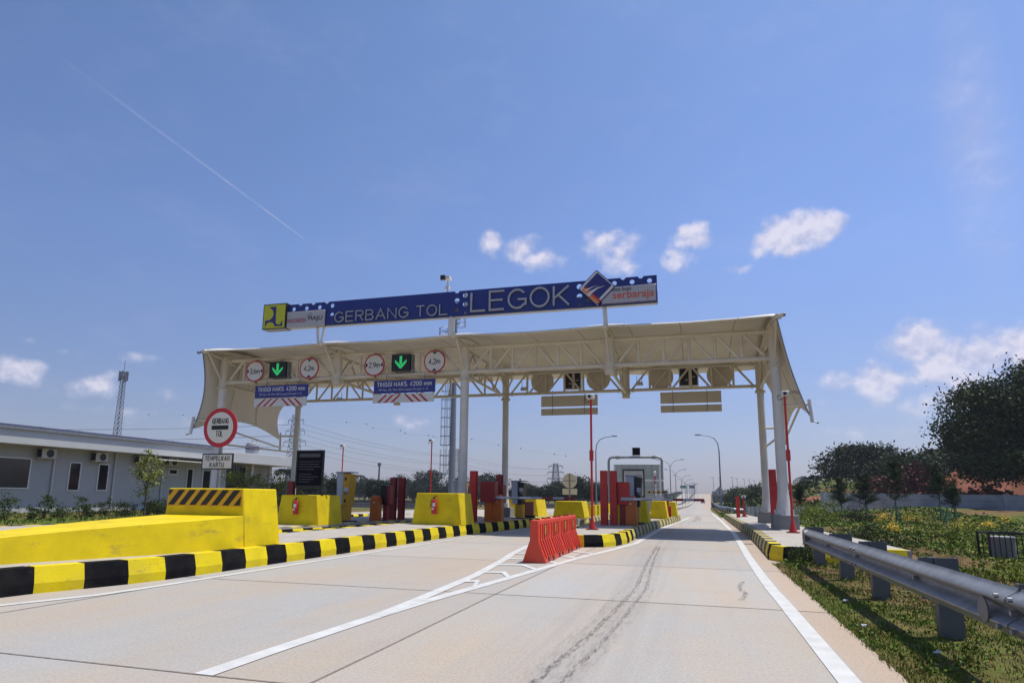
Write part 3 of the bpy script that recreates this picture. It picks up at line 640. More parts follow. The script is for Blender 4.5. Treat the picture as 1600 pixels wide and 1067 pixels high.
for i, x in enumerate(NODE):
    b = MB()
    b.tube((x, YF, TL-.1), (x, YR, TL-.15), .06, 'cream', 10); b.tube((x, YF, TU-.05), (x, YR, TU-.05), .06, 'cream', 10)
    for j in range(6):
        y0 = YF+(YR-YF)*j/6; y1 = YF+(YR-YF)*(j+1)/6
        b.tube((x, y0, TL-.1 if j % 2 == 0 else TU-.05), (x, y1, TU-.05 if j % 2 == 0 else TL-.1), .04, 'cream', 8)
    b.tube((x, YR, TU), (x, YR+1.1, 6.92), .05, 'cream', 8); b.tube((x, YR, TL), (x, YR+1.0, 6.86), .04, 'cream', 8)
    b.build('cross_truss', canopy)
    b = MB()
    tip = Vector((x, 22.5, 7.18)); b.tube((x, YF, 7.05), tip, .06, 'cream', 10); b.tube((x, YF-.05, 6.0), (x, 22.72, 7.12), .045, 'cream', 8)
    b.tube((x, YF-.1, TU+.06), (x, YF+.1, TU+.06), .1, 'cream', 8)
    b.tube((x, 22.38, 7.16), (x, 22.62, 7.2), .085, 'cream', 10); b.box(x-.14, x+.14, 22.5, 22.6, 7.1, 7.24, 'cream')
    b.build('tip_bracket', canopy, bevel=.01)
    # ridge arch tube carrying the fabric
    b = MB(); b.path([(x, 22.55+8.1*t, 7.12+(6.88-7.12)*t+.48*sin(pi*t**.8)) for t in np.linspace(0.0, 1, 13)], .045, 'cream'); b.build('ridge_tube', canopy)
    if i in (1, 3):
        b = MB(); b.cyl(x, YF, 5.72, 7.2, .19, 'cream', 24); b.cyl(x, YF, 5.9, 5.94, .25, 'cream', 24); b.build('stub_post', canopy)
        b = MB(); b.cyl(x, YR, 5.66, 7.1, .17, 'cream', 24); b.cyl(x, YR, 5.86, 5.9, .22, 'cream', 24); b.build('stub_post', canopy)
for x in (NODE[0], NODE[2], NODE[4]):
    for y, r0, zg in ((YF, .165, .3), (YR, .145, .3)):
        if x < -15: zg = .14
        b = MB(); b.lathe(x, y, [(r0*1.75, zg+.45), (r0*1.5, zg+.6), (r0*1.15, zg+.95), (r0*1.02, zg+1.3), (r0, 3), (r0, 5.72)], 'column_white', 24)
        for k in range(8):
            a = 2*pi*k/8; b.prismZ([(x+r0*.9*cos(a-.08), y+r0*.9*sin(a-.08)), (x+r0*1.85*cos(a-.04), y+r0*1.85*sin(a-.04)), (x+r0*1.85*cos(a+.04), y+r0*1.85*sin(a+.04)), (x+r0*.9*cos(a+.08), y+r0*.9*sin(a+.08))], zg+.45, zg+.62, 'column_white')
        b.cyl(x, y, 5.72, 5.76, r0*1.5, 'cream', 24); b.cyl(x, y, 5.77, 5.81, r0*1.5, 'cream', 24); b.cyl(x, y, 5.81, 7.15, r0*1.12, 'cream', 24)
        co_ = b.build('column', canopy)
        w = .40 if y == YF else .36
        p = MB(); p.box(x-w, x+w, y-w, y+w, zg-.02, zg+.45, 'plinth_grey', .01, .01); p.build('plinth', co_, bevel=.02)
ct = MB(); ct.box(NODE[-1], NODE[0], 24.25, 24.27, 6.12, 6.22, 'galv'); ct.box(NODE[-1], NODE[0], 24.55, 24.57, 6.12, 6.22, 'galv')
for k in range(110): x = NODE[-1]+.2*k+.1; ct.box(x, x+.03, 24.27, 24.55, 6.13, 6.15, 'galv')
ct.build('cable_tray', canopy, smooth=False)
# membrane
def nodeness(x): return abs(cos(pi*(x-NODE[0])/5.65))
def zmem(x, t):
    n = nodeness(x)**7
    return 7.20-.03*(1-n)*(1-t)+(6.95-7.20)*t-.10*(1-n)*t+(.46+.14*n)*sin(pi*t**.8)
def ymem(x, t):
    n = nodeness(x)**.8
    return 22.45+.12*(1-n)*(1-t)+(30.65-22.45)*t-.35*(1-n)*t
X0, X1 = NODE[-1]-.12, NODE[0]+.0
nu, nv = 97, 26
mv = [(X0+(X1-X0)*i/(nu-1), ymem(X0+(X1-X0)*i/(nu-1), j/(nv-1)), zmem(X0+(X1-X0)*i/(nu-1), j/(nv-1))) for j in range(nv) for i in range(nu)]
mf = [(j*nu+i, j*nu+i+1, (j+1)*nu+i+1, (j+1)*nu+i) for j in range(nv-1) for i in range(nu-1)]
m_ = MB(); m_.add(mv, mf, 'membrane')
# turned-down hem along the front edge
hv = []
for i in range(nu):
    x = X0+(X1-X0)*i/(nu-1); hv += [(x, ymem(x, 0)-.012, zmem(x, 0)+.02), (x, ymem(x, 0)-.03, zmem(x, 0)-.035*(1+.3*nodeness(x)))]
m_.add(hv, [(2*i, 2*i+1, 2*i+3, 2*i+2) for i in range(nu-1)], 'membrane')
o = m_.build('membrane_roof', canopy)
o.data.polygons.foreach_set('use_smooth', [True]*len(o.data.polygons)); sm = o.modifiers.new('thick', 'SOLIDIFY'); sm.thickness = .02; sm.offset = 0
for sgn, xe, xb in ((1, X1, 3.62), (-1, X0, -20.9)):
    K, S = 22, 18; v = []
    for j in range(K):
        t = j/(K-1)
        T = Vector((xe, ymem(xe, t), zmem(xe, t)))
        B = Vector((xb, 23.3+6.3*t, 3.98+.62*sin(pi*t)))
        for i in range(S):
            s = i/(S-1); p = T.lerp(B, s); p.y += (.35*(1-t)-1.35*t)*sin(pi*s)*(1 if True else 0); p.x -= sgn*.03*sin(pi*s)+sgn*.12*sin(pi*s)*sin(pi*t)
            v.append(tuple(p))
    b = MB(); b.add(v, [(j*S+i, j*S+i+1, (j+1)*S+i+1, (j+1)*S+i) for j in range(K-1) for i in range(S-1)], 'membrane')
    o = b.build('side_membrane', canopy); o.data.polygons.foreach_set('use_smooth', [True]*len(o.data.polygons)); sm = o.modifiers.new('thick', 'SOLIDIFY'); sm.thickness = .02
    b = MB(); xc = NODE[0] if sgn > 0 else NODE[-1]
    b.tube((xc, YF, 4.35), (xb, 23.35, 4.35), .045, 'cream', 10); b.tube((xc, YR, 4.2), (xb, 29.5, 4.2), .045, 'cream', 10)
    b.tube((xb, 23.3, 4.5), (xb+sgn*.05, 23.25, 3.75), .06, 'column_white', 10); b.tube((xb, 29.55, 4.4), (xb, 29.6, 3.5), .05, 'cream', 10)
    b.tube((xc, YF, 3.35), (xc, YR, 3.35), .04, 'cream', 8); b.tube((xb-sgn*.25, 23.5, 4.33), (xb-sgn*.1, 29.5, 3.6), .04, 'cream', 8)
    b.tube((xb+sgn*.04, 23.25, 3.78), (xb+sgn*.2, 23.2, 3.72), .02, 'steel', 6); b.ball((xb+sgn*.2, 23.2, 3.72), .035, 'steel')
    b.build('wing_frame', canopy)
    # edge cable and seam straps of the side panel
    b = MB(); b.path([tuple(Vector(v[i])+Vector((sgn*-.02, -.01, 0))) for i in range(S)], .022, 'steel', 6)
    for jj in (7, 14): b.path([tuple(Vector(v[jj*S+i])+Vector((-sgn*.03, 0, 0))) for i in range(S)], .016, 'cream', 6)
    b.each('edge_cable', canopy)
# corner fittings, floodlights and a sign-lamp
b = MB(); b.tube((NODE[-1]-.1, 22.45, 7.15), (NODE[-1]-.28, 22.42, 7.13), .05, 'steel', 8); b.ball((NODE[-1]-.28, 22.42, 7.13), .07, 'steel'); b.build('corner_fitting', canopy)
b = MB(); b.tube((NODE[0], 22.45, 7.15), (NODE[0]+.2, 22.4, 7.2), .07, 'cream', 8); b.ball((NODE[0]+.2, 22.4, 7.2), .07, 'steel'); b.build('corner_fitting', canopy)
def fixture(x, y, z, lab):
    t = thing('floodlight', lab, 'floodlight', (x, y, z), 'floodlights hung under the canopy trusses')
    b = MB(); b.box(x-.16, x+.16, y-.1, y+.1, z-.09, z+.05, 'machine_grey', .03, .02); b.build('housing', t, bevel=.015)
    b = MB(); b.box(x-.13, x+.13, y-.08, y+.08, z-.10, z-.092, 'sign_white'); b.build('lens', t)
    b = MB(); b.tube((x-.1, y, z+.05), (x-.1, y, z+.3), .012, 'steel', 6); b.tube((x+.1, y, z+.05), (x+.1, y, z+.3), .012, 'steel', 6); b.each('bracket', t)
fixture(-16.3, 27.5, 5.75, 'small floodlight under the canopy behind the left height board')
fixture(-10.6, 27.5, 5.75, 'small floodlight under the canopy left of the middle column')
fixture(-7.2, 27.6, 5.95, 'small floodlight under the canopy just right of the middle column')
fixture(-2.2, 27.6, 6.0, 'small floodlight under the canopy near the right stub post')

# ------------------------------------------------------------ overhead name board
SY = 22.4
nb = thing('name_board', 'long blue name board with metal letters above the canopy edge', 'sign', (-9, SY, 7.2))
def holed(x0, x1, z0, z1, holes, notches, y0, y1, m, name, parent):
    cu = bpy.data.curves.new('c', 'CURVE'); cu.dimensions = '2D'; cu.fill_mode = 'BOTH'; cu.extrude = (y1-y0)/2
    pts = [(x0, z0), (x1, z0), (x1, z1)]
    for nx_, r in sorted(notches, reverse=True):
        for k in range(9): a = pi*k/8; pts.append((nx_+r*cos(a), z1-r*.9*sin(a)))
    pts.append((x0, z1))
    def spl(P):
        s = cu.splines.new('POLY'); s.points.add(len(P)-1); s.use_cyclic_u = True
        for i, (a, b_) in enumerate(P): s.points[i].co = (a, b_, 0, 1)
    spl(pts)
    for hx, hz, r in holes: spl([(hx+r*cos(2*pi*k/20), hz+r*sin(2*pi*k/20)) for k in range(20)])
    t = bpy.data.objects.new('t', cu); col.objects.link(t); dg = bpy.context.evaluated_depsgraph_get(); me = bpy.data.meshes.new_from_object(t.evaluated_get(dg)); bpy.data.objects.remove(t)
    loc = parent.location
    for v_ in me.vertices: x, z, d = v_.co; v_.co = (x-loc.x, (y0+y1)/2-d-loc.y, z-loc.z)
    me.materials.clear(); me.materials.append(MATS[m]); me.flip_normals() if False else None
    o = bpy.data.objects.new(name, me); col.objects.link(o); o.parent = parent; return o
HR = .085
H = [(-15.62, 8.70, HR), (-15.02, 8.70, HR), (-14.42, 8.70, HR), (-13.84, 8.72, HR), (-13.84, 8.35, HR), (-13.84, 8.03, .06),
     (-8.5, 8.53, .1), (-8.5, 8.16, .1), (-8.17, 8.72, .1), (-8.17, 8.36, .1), (-8.17, 8.03, .06),
     (-3.82, 8.70, .1), (-3.82, 8.34, .1), (-3.82, 8.03, .06), (-3.50, 8.17, .1), (-2.57, 8.72, HR), (-1.95, 8.72, HR), (-1.35, 8.72, HR)]
NT = [(-15.32, .09), (-14.72, .09), (-14.1, .09), (-8.5, .09), (-2.26, .09), (-1.65, .09)]
holed(-15.9, -1.10, 7.93, 8.90, H, NT, SY, SY+.03, 'board_blue', 'front_panel', nb)
b = MB(); b.box(-15.9, -1.10, SY+.27, SY+.29, 7.93, 8.40, 'sign_grey'); b.box(-16.9, -1.12, SY+.03, SY+.27, 7.90, 7.94, 'steel')
for x in np.arange(-16.6, -1.2, 1.2): b.box(x-.02, x+.02, SY+.03, SY+.27, 7.94, 8.88, 'steel')
b.box(-15.9, -1.1, SY+.12, SY+.16, 8.50, 8.54, 'steel'); b.build('board_frame', nb, smooth=False)
strokes('GERBANG TOL', -13.66, -8.86, 8.01, 8.41, SY-.02, 'letter_metal', nb, th=.09, gap=.20, depth=.05, wide=1.45)
strokes('LEGOK', -7.90, -4.20, 8.05, 8.75, SY-.02, 'letter_metal', nb, th=.095, gap=.17, depth=.07, wide=1.5)
# left logo box
b = MB(); b.box(-16.97, -15.88, SY-.14, SY+.3, 7.88, 8.95, 'black'); b.build('logo_box', nb)
b = MB(); yf = SY-.147; b.box(-16.93, -15.92, yf-.004, yf+.007, 7.92, 8.91, 'logo_yellow'); b.build('logo_panel', nb)
def arc(cx, cz, rx, rz, a0, a1, n=12): return [(cx+rx*cos(radians(a0+(a1-a0)*k/n)), cz+rz*sin(radians(a0+(a1-a0)*k/n))) for k in range(n+1)]
# water-works style emblem: blue S-shaped blade
em = [(-16.68, 8.82), (-16.35, 8.82), (-16.35, 8.36)]+arc(-16.19, 8.22, .16, .17, 150, 300)+[(-16.02, 8.22), (-16.02, 7.98), (-16.36, 7.99)]+arc(-16.60, 7.98, .22, .20, 0, 170)+[(-16.84, 7.97), (-16.84, 8.25), (-16.72, 8.26)]+arc(-16.72, 8.52, .26, .26, -80, 70)
b = MB(); b.prismY(em, yf-.012, yf-.004, 'navy'); b.build('emblem', nb, smooth=False)
b = MB(); b.box(-15.88, -14.12, SY-.08, SY+.0, 7.90, 8.57, 'sign_grey'); b.build('slogan_panel', nb, bevel=.03)
text('INDONESIA', -15.82, -14.95, 8.10, 8.27, SY-.085, 'text_red', nb, depth=.006)
text('MAJU', -14.86, -14.22, 8.10, 8.32, SY-.085, 'black', nb, depth=.006)
b = MB(); b.prismY([(-14.99, 8.33), (-14.70, 8.49), (-14.72, 8.27), (-14.86, 8.31)], SY-.088, SY-.082, 'flag_grey'); b.build('flag_emblem', nb)
# right logo
b = MB(); b.box(-3.05, -1.10, SY-.12, SY-.0, 7.93, 8.57, 'navy'); b.build('logo_box', nb, bevel=.05)
b = MB(); b.box(-3.0, -1.14, SY-.13, SY-.12, 7.96, 8.54, 'sign_grey'); b.build('name_panel', nb, bevel=.004)
def rdia(cx, cz, h, rr, n=6):
    out = []
    for q, (dx, dz) in enumerate(((1, 0), (0, 1), (-1, 0), (0, -1))):
        c_ = (cx+dx*(h-rr*1.414), cz+dz*(h-rr*1.414)); a0 = q*90-45; out += arc(c_[0], c_[1], rr, rr, a0, a0+90, n)
    return out
b = MB(); b.prismY(rdia(-3.17, 8.56, .66, .08), SY-.17, SY-.02, 'navy'); b.build('diamond_panel', nb)
b = MB(); b.prismY(rdia(-3.17, 8.56, .62, .07), SY-.178, SY-.17, 'sign_white'); b.prismY(rdia(-3.14, 8.60, .50, .01), SY-.186, SY-.178, 'navy')
b.prismY([(-3.62, 8.58), (-3.42, 8.40), (-3.50, 8.33), (-3.70, 8.49)], SY-.192, SY-.186, 'logo_orange')
b.prismY([(-3.40, 8.30), (-3.08, 8.02), (-3.15, 7.97), (-3.47, 8.24)], SY-.192, SY-.186, 'logo_orange')
b.prismY([(-3.34, 8.36), (-3.03, 8.07), (-3.08, 8.02), (-3.40, 8.30)], SY-.192, SY-.186, 'logo_red')
b.prismY([(-3.62, 8.58), (-3.57, 8.62), (-3.38, 8.45), (-3.42, 8.40)], SY-.192, SY-.186, 'logo_red')
b.prismY([(-3.60, 8.50), (-3.30, 8.60), (-3.10, 8.62), (-3.30, 8.58), (-3.56, 8.44)], SY-.196, SY-.187, 'sign_white')
b.prismY([(-3.52, 8.32), (-3.40, 8.44), (-3.15, 8.55), (-2.88, 8.60), (-3.15, 8.50), (-3.33, 8.36), (-3.43, 8.24)], SY-.196, SY-.187, 'sign_white'); b.build('diamond_emblem', nb, smooth=False)
text('trans bumi', -2.66, -1.98, 8.38, 8.52, SY-.135, 'black', nb, depth=.005)
text('serbaraja', -2.62, -1.20, 8.02, 8.38, SY-.135, 'text_orange', nb, depth=.005, bold=.01)
for x in (-14.43, -8.72, -2.95):
    b = MB()
    if x < -14: b.tube((x-.12, SY+.15, 7.92), (x-.02, 22.5, 7.2), .06, 'column_white', 10); b.tube((x+.2, SY+.15, 7.92), (x+.1, 22.5, 7.2), .05, 'column_white', 10)
    elif x < -8: b.tube((x-.02, SY+.15, 7.92), (x-.02, 22.5, 7.16), .13, 'column_white', 14)
    else: b.tube((x, SY+.15, 7.92), (x+.05, 22.5, 7.18), .08, 'column_white', 12)
    b.build('support_post', nb)
cc_ = thing('cctv_camera', 'cctv camera on a thin mast above the blue name board', 'camera', (-8.95, SY+.15, 8.9))
b = MB(); b.cyl(-8.95, SY+.15, 8.45, 9.42, .028, 'sign_white', 8); b.box(-9.02, -8.88, SY+.08, SY+.22, 9.05, 9.18, 'sign_white'); b.build('mast', cc_)
b = MB(); b.box(-9.06, -8.82, SY-.06, SY+.24, 9.42, 9.54, 'sign_white'); b.build('housing', cc_, bevel=.01)
b = MB(); b.box(-9.16, -8.98, SY-.12, SY-.0, 9.38, 9.55, 'black'); b.build('lens_hood', cc_)

# ------------------------------------------------------------ signs under the front truss
def round_sign(x, z, txt, side, lab):
    t = thing('clearance_sign', lab, 'sign', (x, 23.5, z), 'round clearance signs on the front truss'); r = .455; y = 23.5
    b = MB(); b.discY(x, z, y, y+.03, r, 'sign_red'); b.discY(x, z, y-.004, y, r*.885, 'sign_white'); b.build('disc', t)
    strokes(txt, x-.235, x+.235, z-.10, z+.105, y-.005, 'black', t, th=.15, gap=.20)
    b = MB()
    for s in (-1, 1):
        if side == 'h': b.prismY([(x+s*.385, z-.10), (x+s*.385, z+.10), (x+s*.27, z)], y-.009, y-.005, 'black')
        else: b.prismY([(x-.11, z+s*.385), (x+.11, z+s*.385), (x, z+s*.28)], y-.009, y-.005, 'black')
    b.each('arrowhead', t, smooth=False)
    b = MB(); b.box(x-.02, x+.02, y+.03, y+.18, z-.5, z+.5, 'steel'); b.each('hanger', t)
round_sign(-18.12, 6.43, '3,6m', 'h', 'round red bordered width sign reading 3,6m, leftmost on the truss')
round_sign(-15.45, 6.44, '4,2m', 'v', 'round height sign reading 4,2m right of the left green arrow')
round_sign(-12.43, 6.44, '2,9m', 'h', 'round width sign reading 2,9m left of the second green arrow')
round_sign(-9.80, 6.47, '4,2m', 'v', 'round height sign reading 4,2m right of the second green arrow, beside the middle column')
def lane_signal(x, z, lab):
    y = 23.42; t = thing('lane_signal', lab, 'traffic signal', (x, y, z), 'green arrow lane signals')
    b = MB(); b.box(x-.41, x+.41, y, y+.16, z-.34, z+.34, 'black'); b.build('housing', t, bevel=.015)
    b = MB(); b.prismY([(x-.055, z+.26), (x+.055, z+.26), (x+.055, z-.08), (x-.055, z-.08)], y-.012, y-.004, 'green_led')
    b.prismY([(x-.25, z+.00), (x-.25, z+.11), (x, z-.13), (x+.25, z+.11), (x+.25, z+.00), (x+.03, z-.25), (x-.03, z-.25)], y-.012, y-.004, 'green_led'); b.build('arrow_lamp', t, smooth=False)
    b = MB(); b.box(x+.44, x+.47, y+.05, y+.3, z-.3, z+.34, 'galv'); b.box(x-.3, x+.5, y+.17, y+.3, z-.38, z-.33, 'galv'); b.each('bracket', t)
lane_signal(-16.93, 6.44, 'black lane signal with lit green down arrow between 3,6m and 4,2m signs')
lane_signal(-11.22, 6.48, 'black lane signal with lit green down arrow beside the 2,9m sign')
def height_board(x0, x1, which):
    y = 23.5; t = thing('height_board', 'blue height limit board reading TINGGI MAKS. 4200 mm, '+which, 'sign', ((x0+x1)/2, y, 5.25), 'blue height limit boards')
    b = MB(); b.box(x0, x1, y, y+.03, 5.25, 5.78, 'sign_blue'); b.build('panel', t, bevel=.012)
    strokes('TINGGI MAKS. 4200 mm', x0+.16, x1-.16, 5.53, 5.70, y-.004, 'sign_white', t, th=.17, gap=.28)
    text('PP No. 55 Thn 2012 pasal 54 ayat 1. C', x0+.24, x1-.3, 5.33, 5.43, y-.004, 'sign_white', t, depth=.003)
    b = MB()
    for x in (x0+.5, x1-.5): b.tube((x, y+.05, 5.2), (x, y+.12, 6.03), .015, 'steel', 6)
    b.each('hanger', t)
    t = thing('stripe_board', 'white board with red diagonal bars below the height board, '+which, 'sign', ((x0+x1)/2, y, 4.87), 'red and white striped boards')
    b = MB(); b.box(x0-.02, x1-.04, y+.0, y+.03, 4.87, 5.22, 'sign_white'); b.build('panel', t, bevel=.01)
    b = MB(); cx = (x0+x1)/2-.05
    for k in range(3):
        for s in (-1, 1):
            xt = cx+s*(.06+.30*k); b.prismY([(xt, 5.20), (xt+s*.10, 5.20), (xt+s*.46, 4.885), (xt+s*.34, 4.885)][::s], y-.005, y-.001, 'sign_red')
    b.build('stripes', t, smooth=False)
    b = MB()
    for x in (x0+.5, x1-.5): b.tube((x, y+.05, 4.95), (x, y+.05, 5.3), .012, 'steel', 6)
    b.each('hanger', t)
height_board(-18.03, -15.44, 'left one of the two'); height_board(-12.41, -9.74, 'right one, near the middle column')

# rear side of the signs facing the other way
def back_disc(x, z, lab):
    y = 29.75; t = thing('clearance_sign', lab, 'sign', (x, y, z), 'blank backs of round signs on the rear truss')
    b = MB(); b.discY(x, z, y, y+.03, .55, 'cream'); b.build('disc', t)
    b = MB()
    for dx in (-.22, .22): b.box(x+dx-.02, x+dx+.02, y-.03, y-.001, z-.46, z+.46, 'cream')
    b.box(x-.4, x+.4, y-.04, y-.031, z+.38, z+.42, 'cream'); b.box(x-.4, x+.4, y-.04, y-.031, z-.42, z-.38, 'cream'); b.each('rear_frame', t)
back_disc(-6.88, 6.63, 'blank round sign back on rear truss, first right of the middle column')
back_disc(-4.23, 6.64, 'blank round sign back on rear truss, just left of the right stub post')
back_disc(-1.42, 6.60, 'blank round sign back on rear truss, just right of the stub post')
back_disc(1.10, 6.60, 'blank round sign back on rear truss, nearest the right columns')
def back_signal(x, z, lab):
    y = 29.8; t = thing('lane_signal', lab, 'traffic signal', (x, y, z), 'lane signals seen from behind')
    b = MB(); b.box(x-.42, x+.42, y, y+.18, z-.42, z+.42, 'sign_white'); b.build('housing', t, bevel=.01)
    b = MB(); b.box(x-.37, x+.37, y-.02, y-.002, z-.37, z+.37, 'black'); b.build('rear_panel', t)
    b = MB(); b.box(x+.0, x+.12, y-.1, y-.021, z-.45, z+.5, 'cream'); b.box(x+.12, x+.3, y-.08, y-.021, z-.05, z+.03, 'galv'); b.box(x-.16, x+.1, y-.12, y-.04, z-.2, z-.12, 'galv'); b.each('bracket', t)
back_signal(-5.45, 6.62, 'black backed lane signal on rear truss over the third lane')
back_signal(-.22, 6.58, 'black backed lane signal on rear truss over the right lane')
def back_board(x0, x1, which):
    for nm, z0, z1, lb in (('height_board', 5.40, 5.92, 'beige back of a long height board, upper of the pair '), ('stripe_board', 5.0, 5.32, 'beige back of a slim board, lower of the pair ')):
        y = 29.8; t = thing(nm, lb+which, 'sign', ((x0+x1)/2, y, z0), 'backs of boards hung from the rear truss')
        b = MB(); b.box(x0, x1, y, y+.025, z0, z1, 'cream'); b.build('panel', t, bevel=.01)
        b = MB()
        for x in (x0+.55, x1-.6): b.box(x-.012, x+.012, y-.02, y-.001, z0+.02, z1+(.25 if z0 > 5.3 else .08), 'steel')
        b.each('hanger', t)
back_board(-6.95, -4.28, 'over the third lane'); back_board(-1.47, 1.13, 'over the right lane')

# ------------------------------------------------------------ yellow concrete blocks
def block(x0, x1, y0, y1, z0, z1, ins, lab):
    t = MB(); t.box(x0, x1, y0, y1, z0, z1, 'yellow', ins, .04)
    o = t.build('impact_block', bevel=.02); return tag(o, lab, 'concrete block', 'yellow concrete guard blocks')
block(-9.06, -7.33, 20.2, 21.5, .3, 1.33, .13, 'yellow tapered block with a fire extinguisher on the middle island')
block(-14.08, -12.42, 20.0, 21.6, .19, 1.22, .13, 'yellow tapered block under the black notice board')
block(-9.2, -7.35, 31.0, 33.0, .3, 1.17, .14, 'yellow tapered block behind the ticket machine of the middle island')
block(-6.55, -5.05, 30.5, 32.0, .29, 1.06, .13, 'lone yellow tapered block right behind the orange barriers')
block(-2.62, -1.90, 26.6, 28.0, .29, 1.19, .10, 'yellow tapered block beside the grey machine on the barrier island')
block(-2.25, -1.42, 32.2, 33.6, .29, 1.12, .10, 'yellow tapered block, middle of the three beside the right lane')
block(-1.75, -1.10, 36.8, 38.2, .29, 1.06, .10, 'yellow tapered block, farthest of the three beside the right lane')
block(-3.2, -2.85, 26.2, 27.6, .29, 1.0, .05, 'narrow yellow block half hidden behind the red posts')
# ramp block
rb = thing('ramp_block', 'long yellow wedge nose rising to a tall striped end block', 'concrete block', (-8.6, 8.5, .3))
b = MB(); b.hexa([(-9.46, 10.0, .3), (-7.67, 10.0, .3), (-7.66, 11.05, .3), (-9.46, 11.05, .3)], [(-9.40, 10.03, 1.335), (-7.77, 10.03, 1.335), (-7.78, 11.0, 1.335), (-9.40, 11.0, 1.335)], 'yellow'); b.build('end_block', rb, bevel=.02)
rv = []
prof = [(10.03, -8.56, .83, .86), (9.2, -8.62, .80, .82), (8.2, -8.74, .66, .775), (7.4, -8.90, .52, .725), (6.6, -9.06, .38, .665), (5.4, -9.25, .24, .55), (4.2, -9.36, .15, .42), (3.4, -9.4, .1, .34)]
for y, cx, hw, z in prof: rv += [(cx-hw-.05, y, .3), (cx+hw+.06, y, .3), (cx+hw, y, z), (cx-hw, y, z)]
rf = []
for i in range(len(prof)-1):
    a = 4*i; rf += [(a+1, a+2, a+6, a+5), (a+2, a+3, a+7, a+6), (a+3, a, a+4, a+7), (a, a+1, a+5, a+4)]
rf += [(0, 1, 2, 3), (4*len(prof)-1, 4*len(prof)-2, 4*len(prof)-3, 4*len(prof)-4)]
b = MB(); b.add(rv, rf, 'yellow'); b.build('wedge_ramp', rb, bevel=.012)
b = MB(); yq = 10.008; hp = b; hp.hexa([(-9.40, yq, 1.02), (-7.76, yq, 1.02), (-7.76, yq+.02, 1.02), (-9.40, yq+.02, 1.02)], [(-9.385, yq+.006, 1.315), (-7.785, yq+.006, 1.315), (-7.785, yq+.026, 1.315), (-9.385, yq+.026, 1.315)], 'retro_yellow'); hp.build('hazard_panel', rb)
b = MB(); za, zb = 1.035, 1.30
for k in range(7):
    xb_ = -9.37+.238*k; xt_ = xb_+.22; w_ = .13
    if k == 6: pts = [(xb_, za), (xb_+w_, za), (-7.80, za+.13), (-7.80, za+.16)]
    else: pts = [(xb_, za), (xb_+w_, za), (xt_+w_, zb), (xt_, zb)]
    b.prismY(pts, 10.0, 10.006, 'black')
b.prismY([(-9.37, 1.20), (-9.28, 1.30), (-9.37, 1.30)], 10.0, 10.006, 'black')
b.build('hazard_stripes', rb, smooth=False)

def extinguisher(x, y, z, lab):
    t = thing('fire_extinguisher', lab, 'fire extinguisher', (x, y, z), 'fire extinguishers on the yellow blocks')
    b = MB(); b.lathe(x, y, [(.075, z), (.085, z+.02), (.085, z+.40), (.06, z+.46), (.025, z+.48)], 'sign_red', 16); cyl_ = b.build('cylinder', t)
    b = MB(); b.cyl(x, y, z+.48, z+.54, .022, 'black', 8); b.tube((x-.02, y, z+.54), (x+.10, y-.02, z+.58), .012, 'black', 6); b.path([(x-.02, y, z+.53), (x-.11, y-.02, z+.45), (x-.12, y-.02, z+.2)], .011, 'black', 6); b.build('valve_and_hose', t)
    b = MB(); b.box(x-.03, x+.06, y-.09, y-.082, z+.24, z+.36, 'sign_white'); b.box(x-.05, x+.02, y-.09, y-.082, z+.14, z+.2, 'sign_white'); b.build('label_plate', cyl_)
extinguisher(-8.24, 20.10, .66, 'red fire extinguisher on the yellow block of the middle island')
extinguisher(-13.28, 19.92, .56, 'red fire extinguisher on the yellow block below the notice board')

nbd = thing('notice_board', 'black notice board on two legs standing on a yellow block', 'notice board', (-13.05, 20.4, 1.2))
b = MB(); b.box(-13.64, -12.52, 20.3, 20.36, 1.45, 2.78, 'black'); b.build('frame', nbd, bevel=.015)
b = MB(); b.box(-13.57, -12.59, 20.29, 20.299, 1.55, 2.72, 'board_black'); b.box(-13.50, -12.66, 20.284, 20.29, 2.53, 2.66, 'board_text')
b.build('panel', nbd)
b = MB()
for i, (z, w) in enumerate(((2.36, .8), (2.27, .7), (2.18, .85), (2.09, .55), (1.92, .5), (1.83, .75), (1.74, .55), (1.65, .42))):
    x = -13.48
    while x < -13.48+w: l = random.uniform(.03, .09); b.box(x, x+l, 20.285, 20.289, z, z+.035, 'board_text'); x += l+.025
tag(b.build('lettering', nbd, smooth=False), 'faint illegible grey writing')
b = MB()
for x in (-13.50, -12.62): b.box(x-.03, x+.03, 20.32, 20.38, 1.2, 1.5, 'black'); b.tube((x, 20.35, 1.4), (x+.12, 20.7, 1.22), .02, 'black', 6); b.box(x-.08, x+.08, 20.28, 20.42, 1.21, 1.24, 'black')
b.each('leg', nbd)

# toll sign on pole
ts = thing('toll_sign', 'round red ringed sign reading GERBANG TOL on a pole behind the yellow ramp block', 'sign', (-9.32, 11.5, .3))
sx, sy = -9.62, 11.5
b = MB(); b.cyl(sx+.02, sy+.06, .3, 3.0, .035, 'galv', 10); b.prismZ([(sx-.08, sy-.06), (sx+.12, sy-.06), (sx+.12, sy+.14), (sx-.08, sy+.14)], 1.33, 1.36, 'galv'); b.build('pole', ts)
b = MB(); b.discY(sx, 2.61, sy, sy+.025, .415, 'sign_red', 48); b.discY(sx, 2.61, sy-.004, sy, .325, 'sign_white', 48); b.build('disc', ts)
b = MB(); b.prismY([(sx-.21, 2.565), (sx+.21, 2.565), (sx+.21, 2.655), (sx-.21, 2.655)], sy-.008, sy-.004, 'black'); b.build('bar', ts, bevel=.003)
strokes('GERBANG', sx-.20, sx+.20, 2.695, 2.80, sy-.005, 'black', ts, th=.15, gap=.26)
strokes('TOL', sx-.085, sx+.085, 2.425, 2.535, sy-.005, 'black', ts, th=.13, gap=.26)
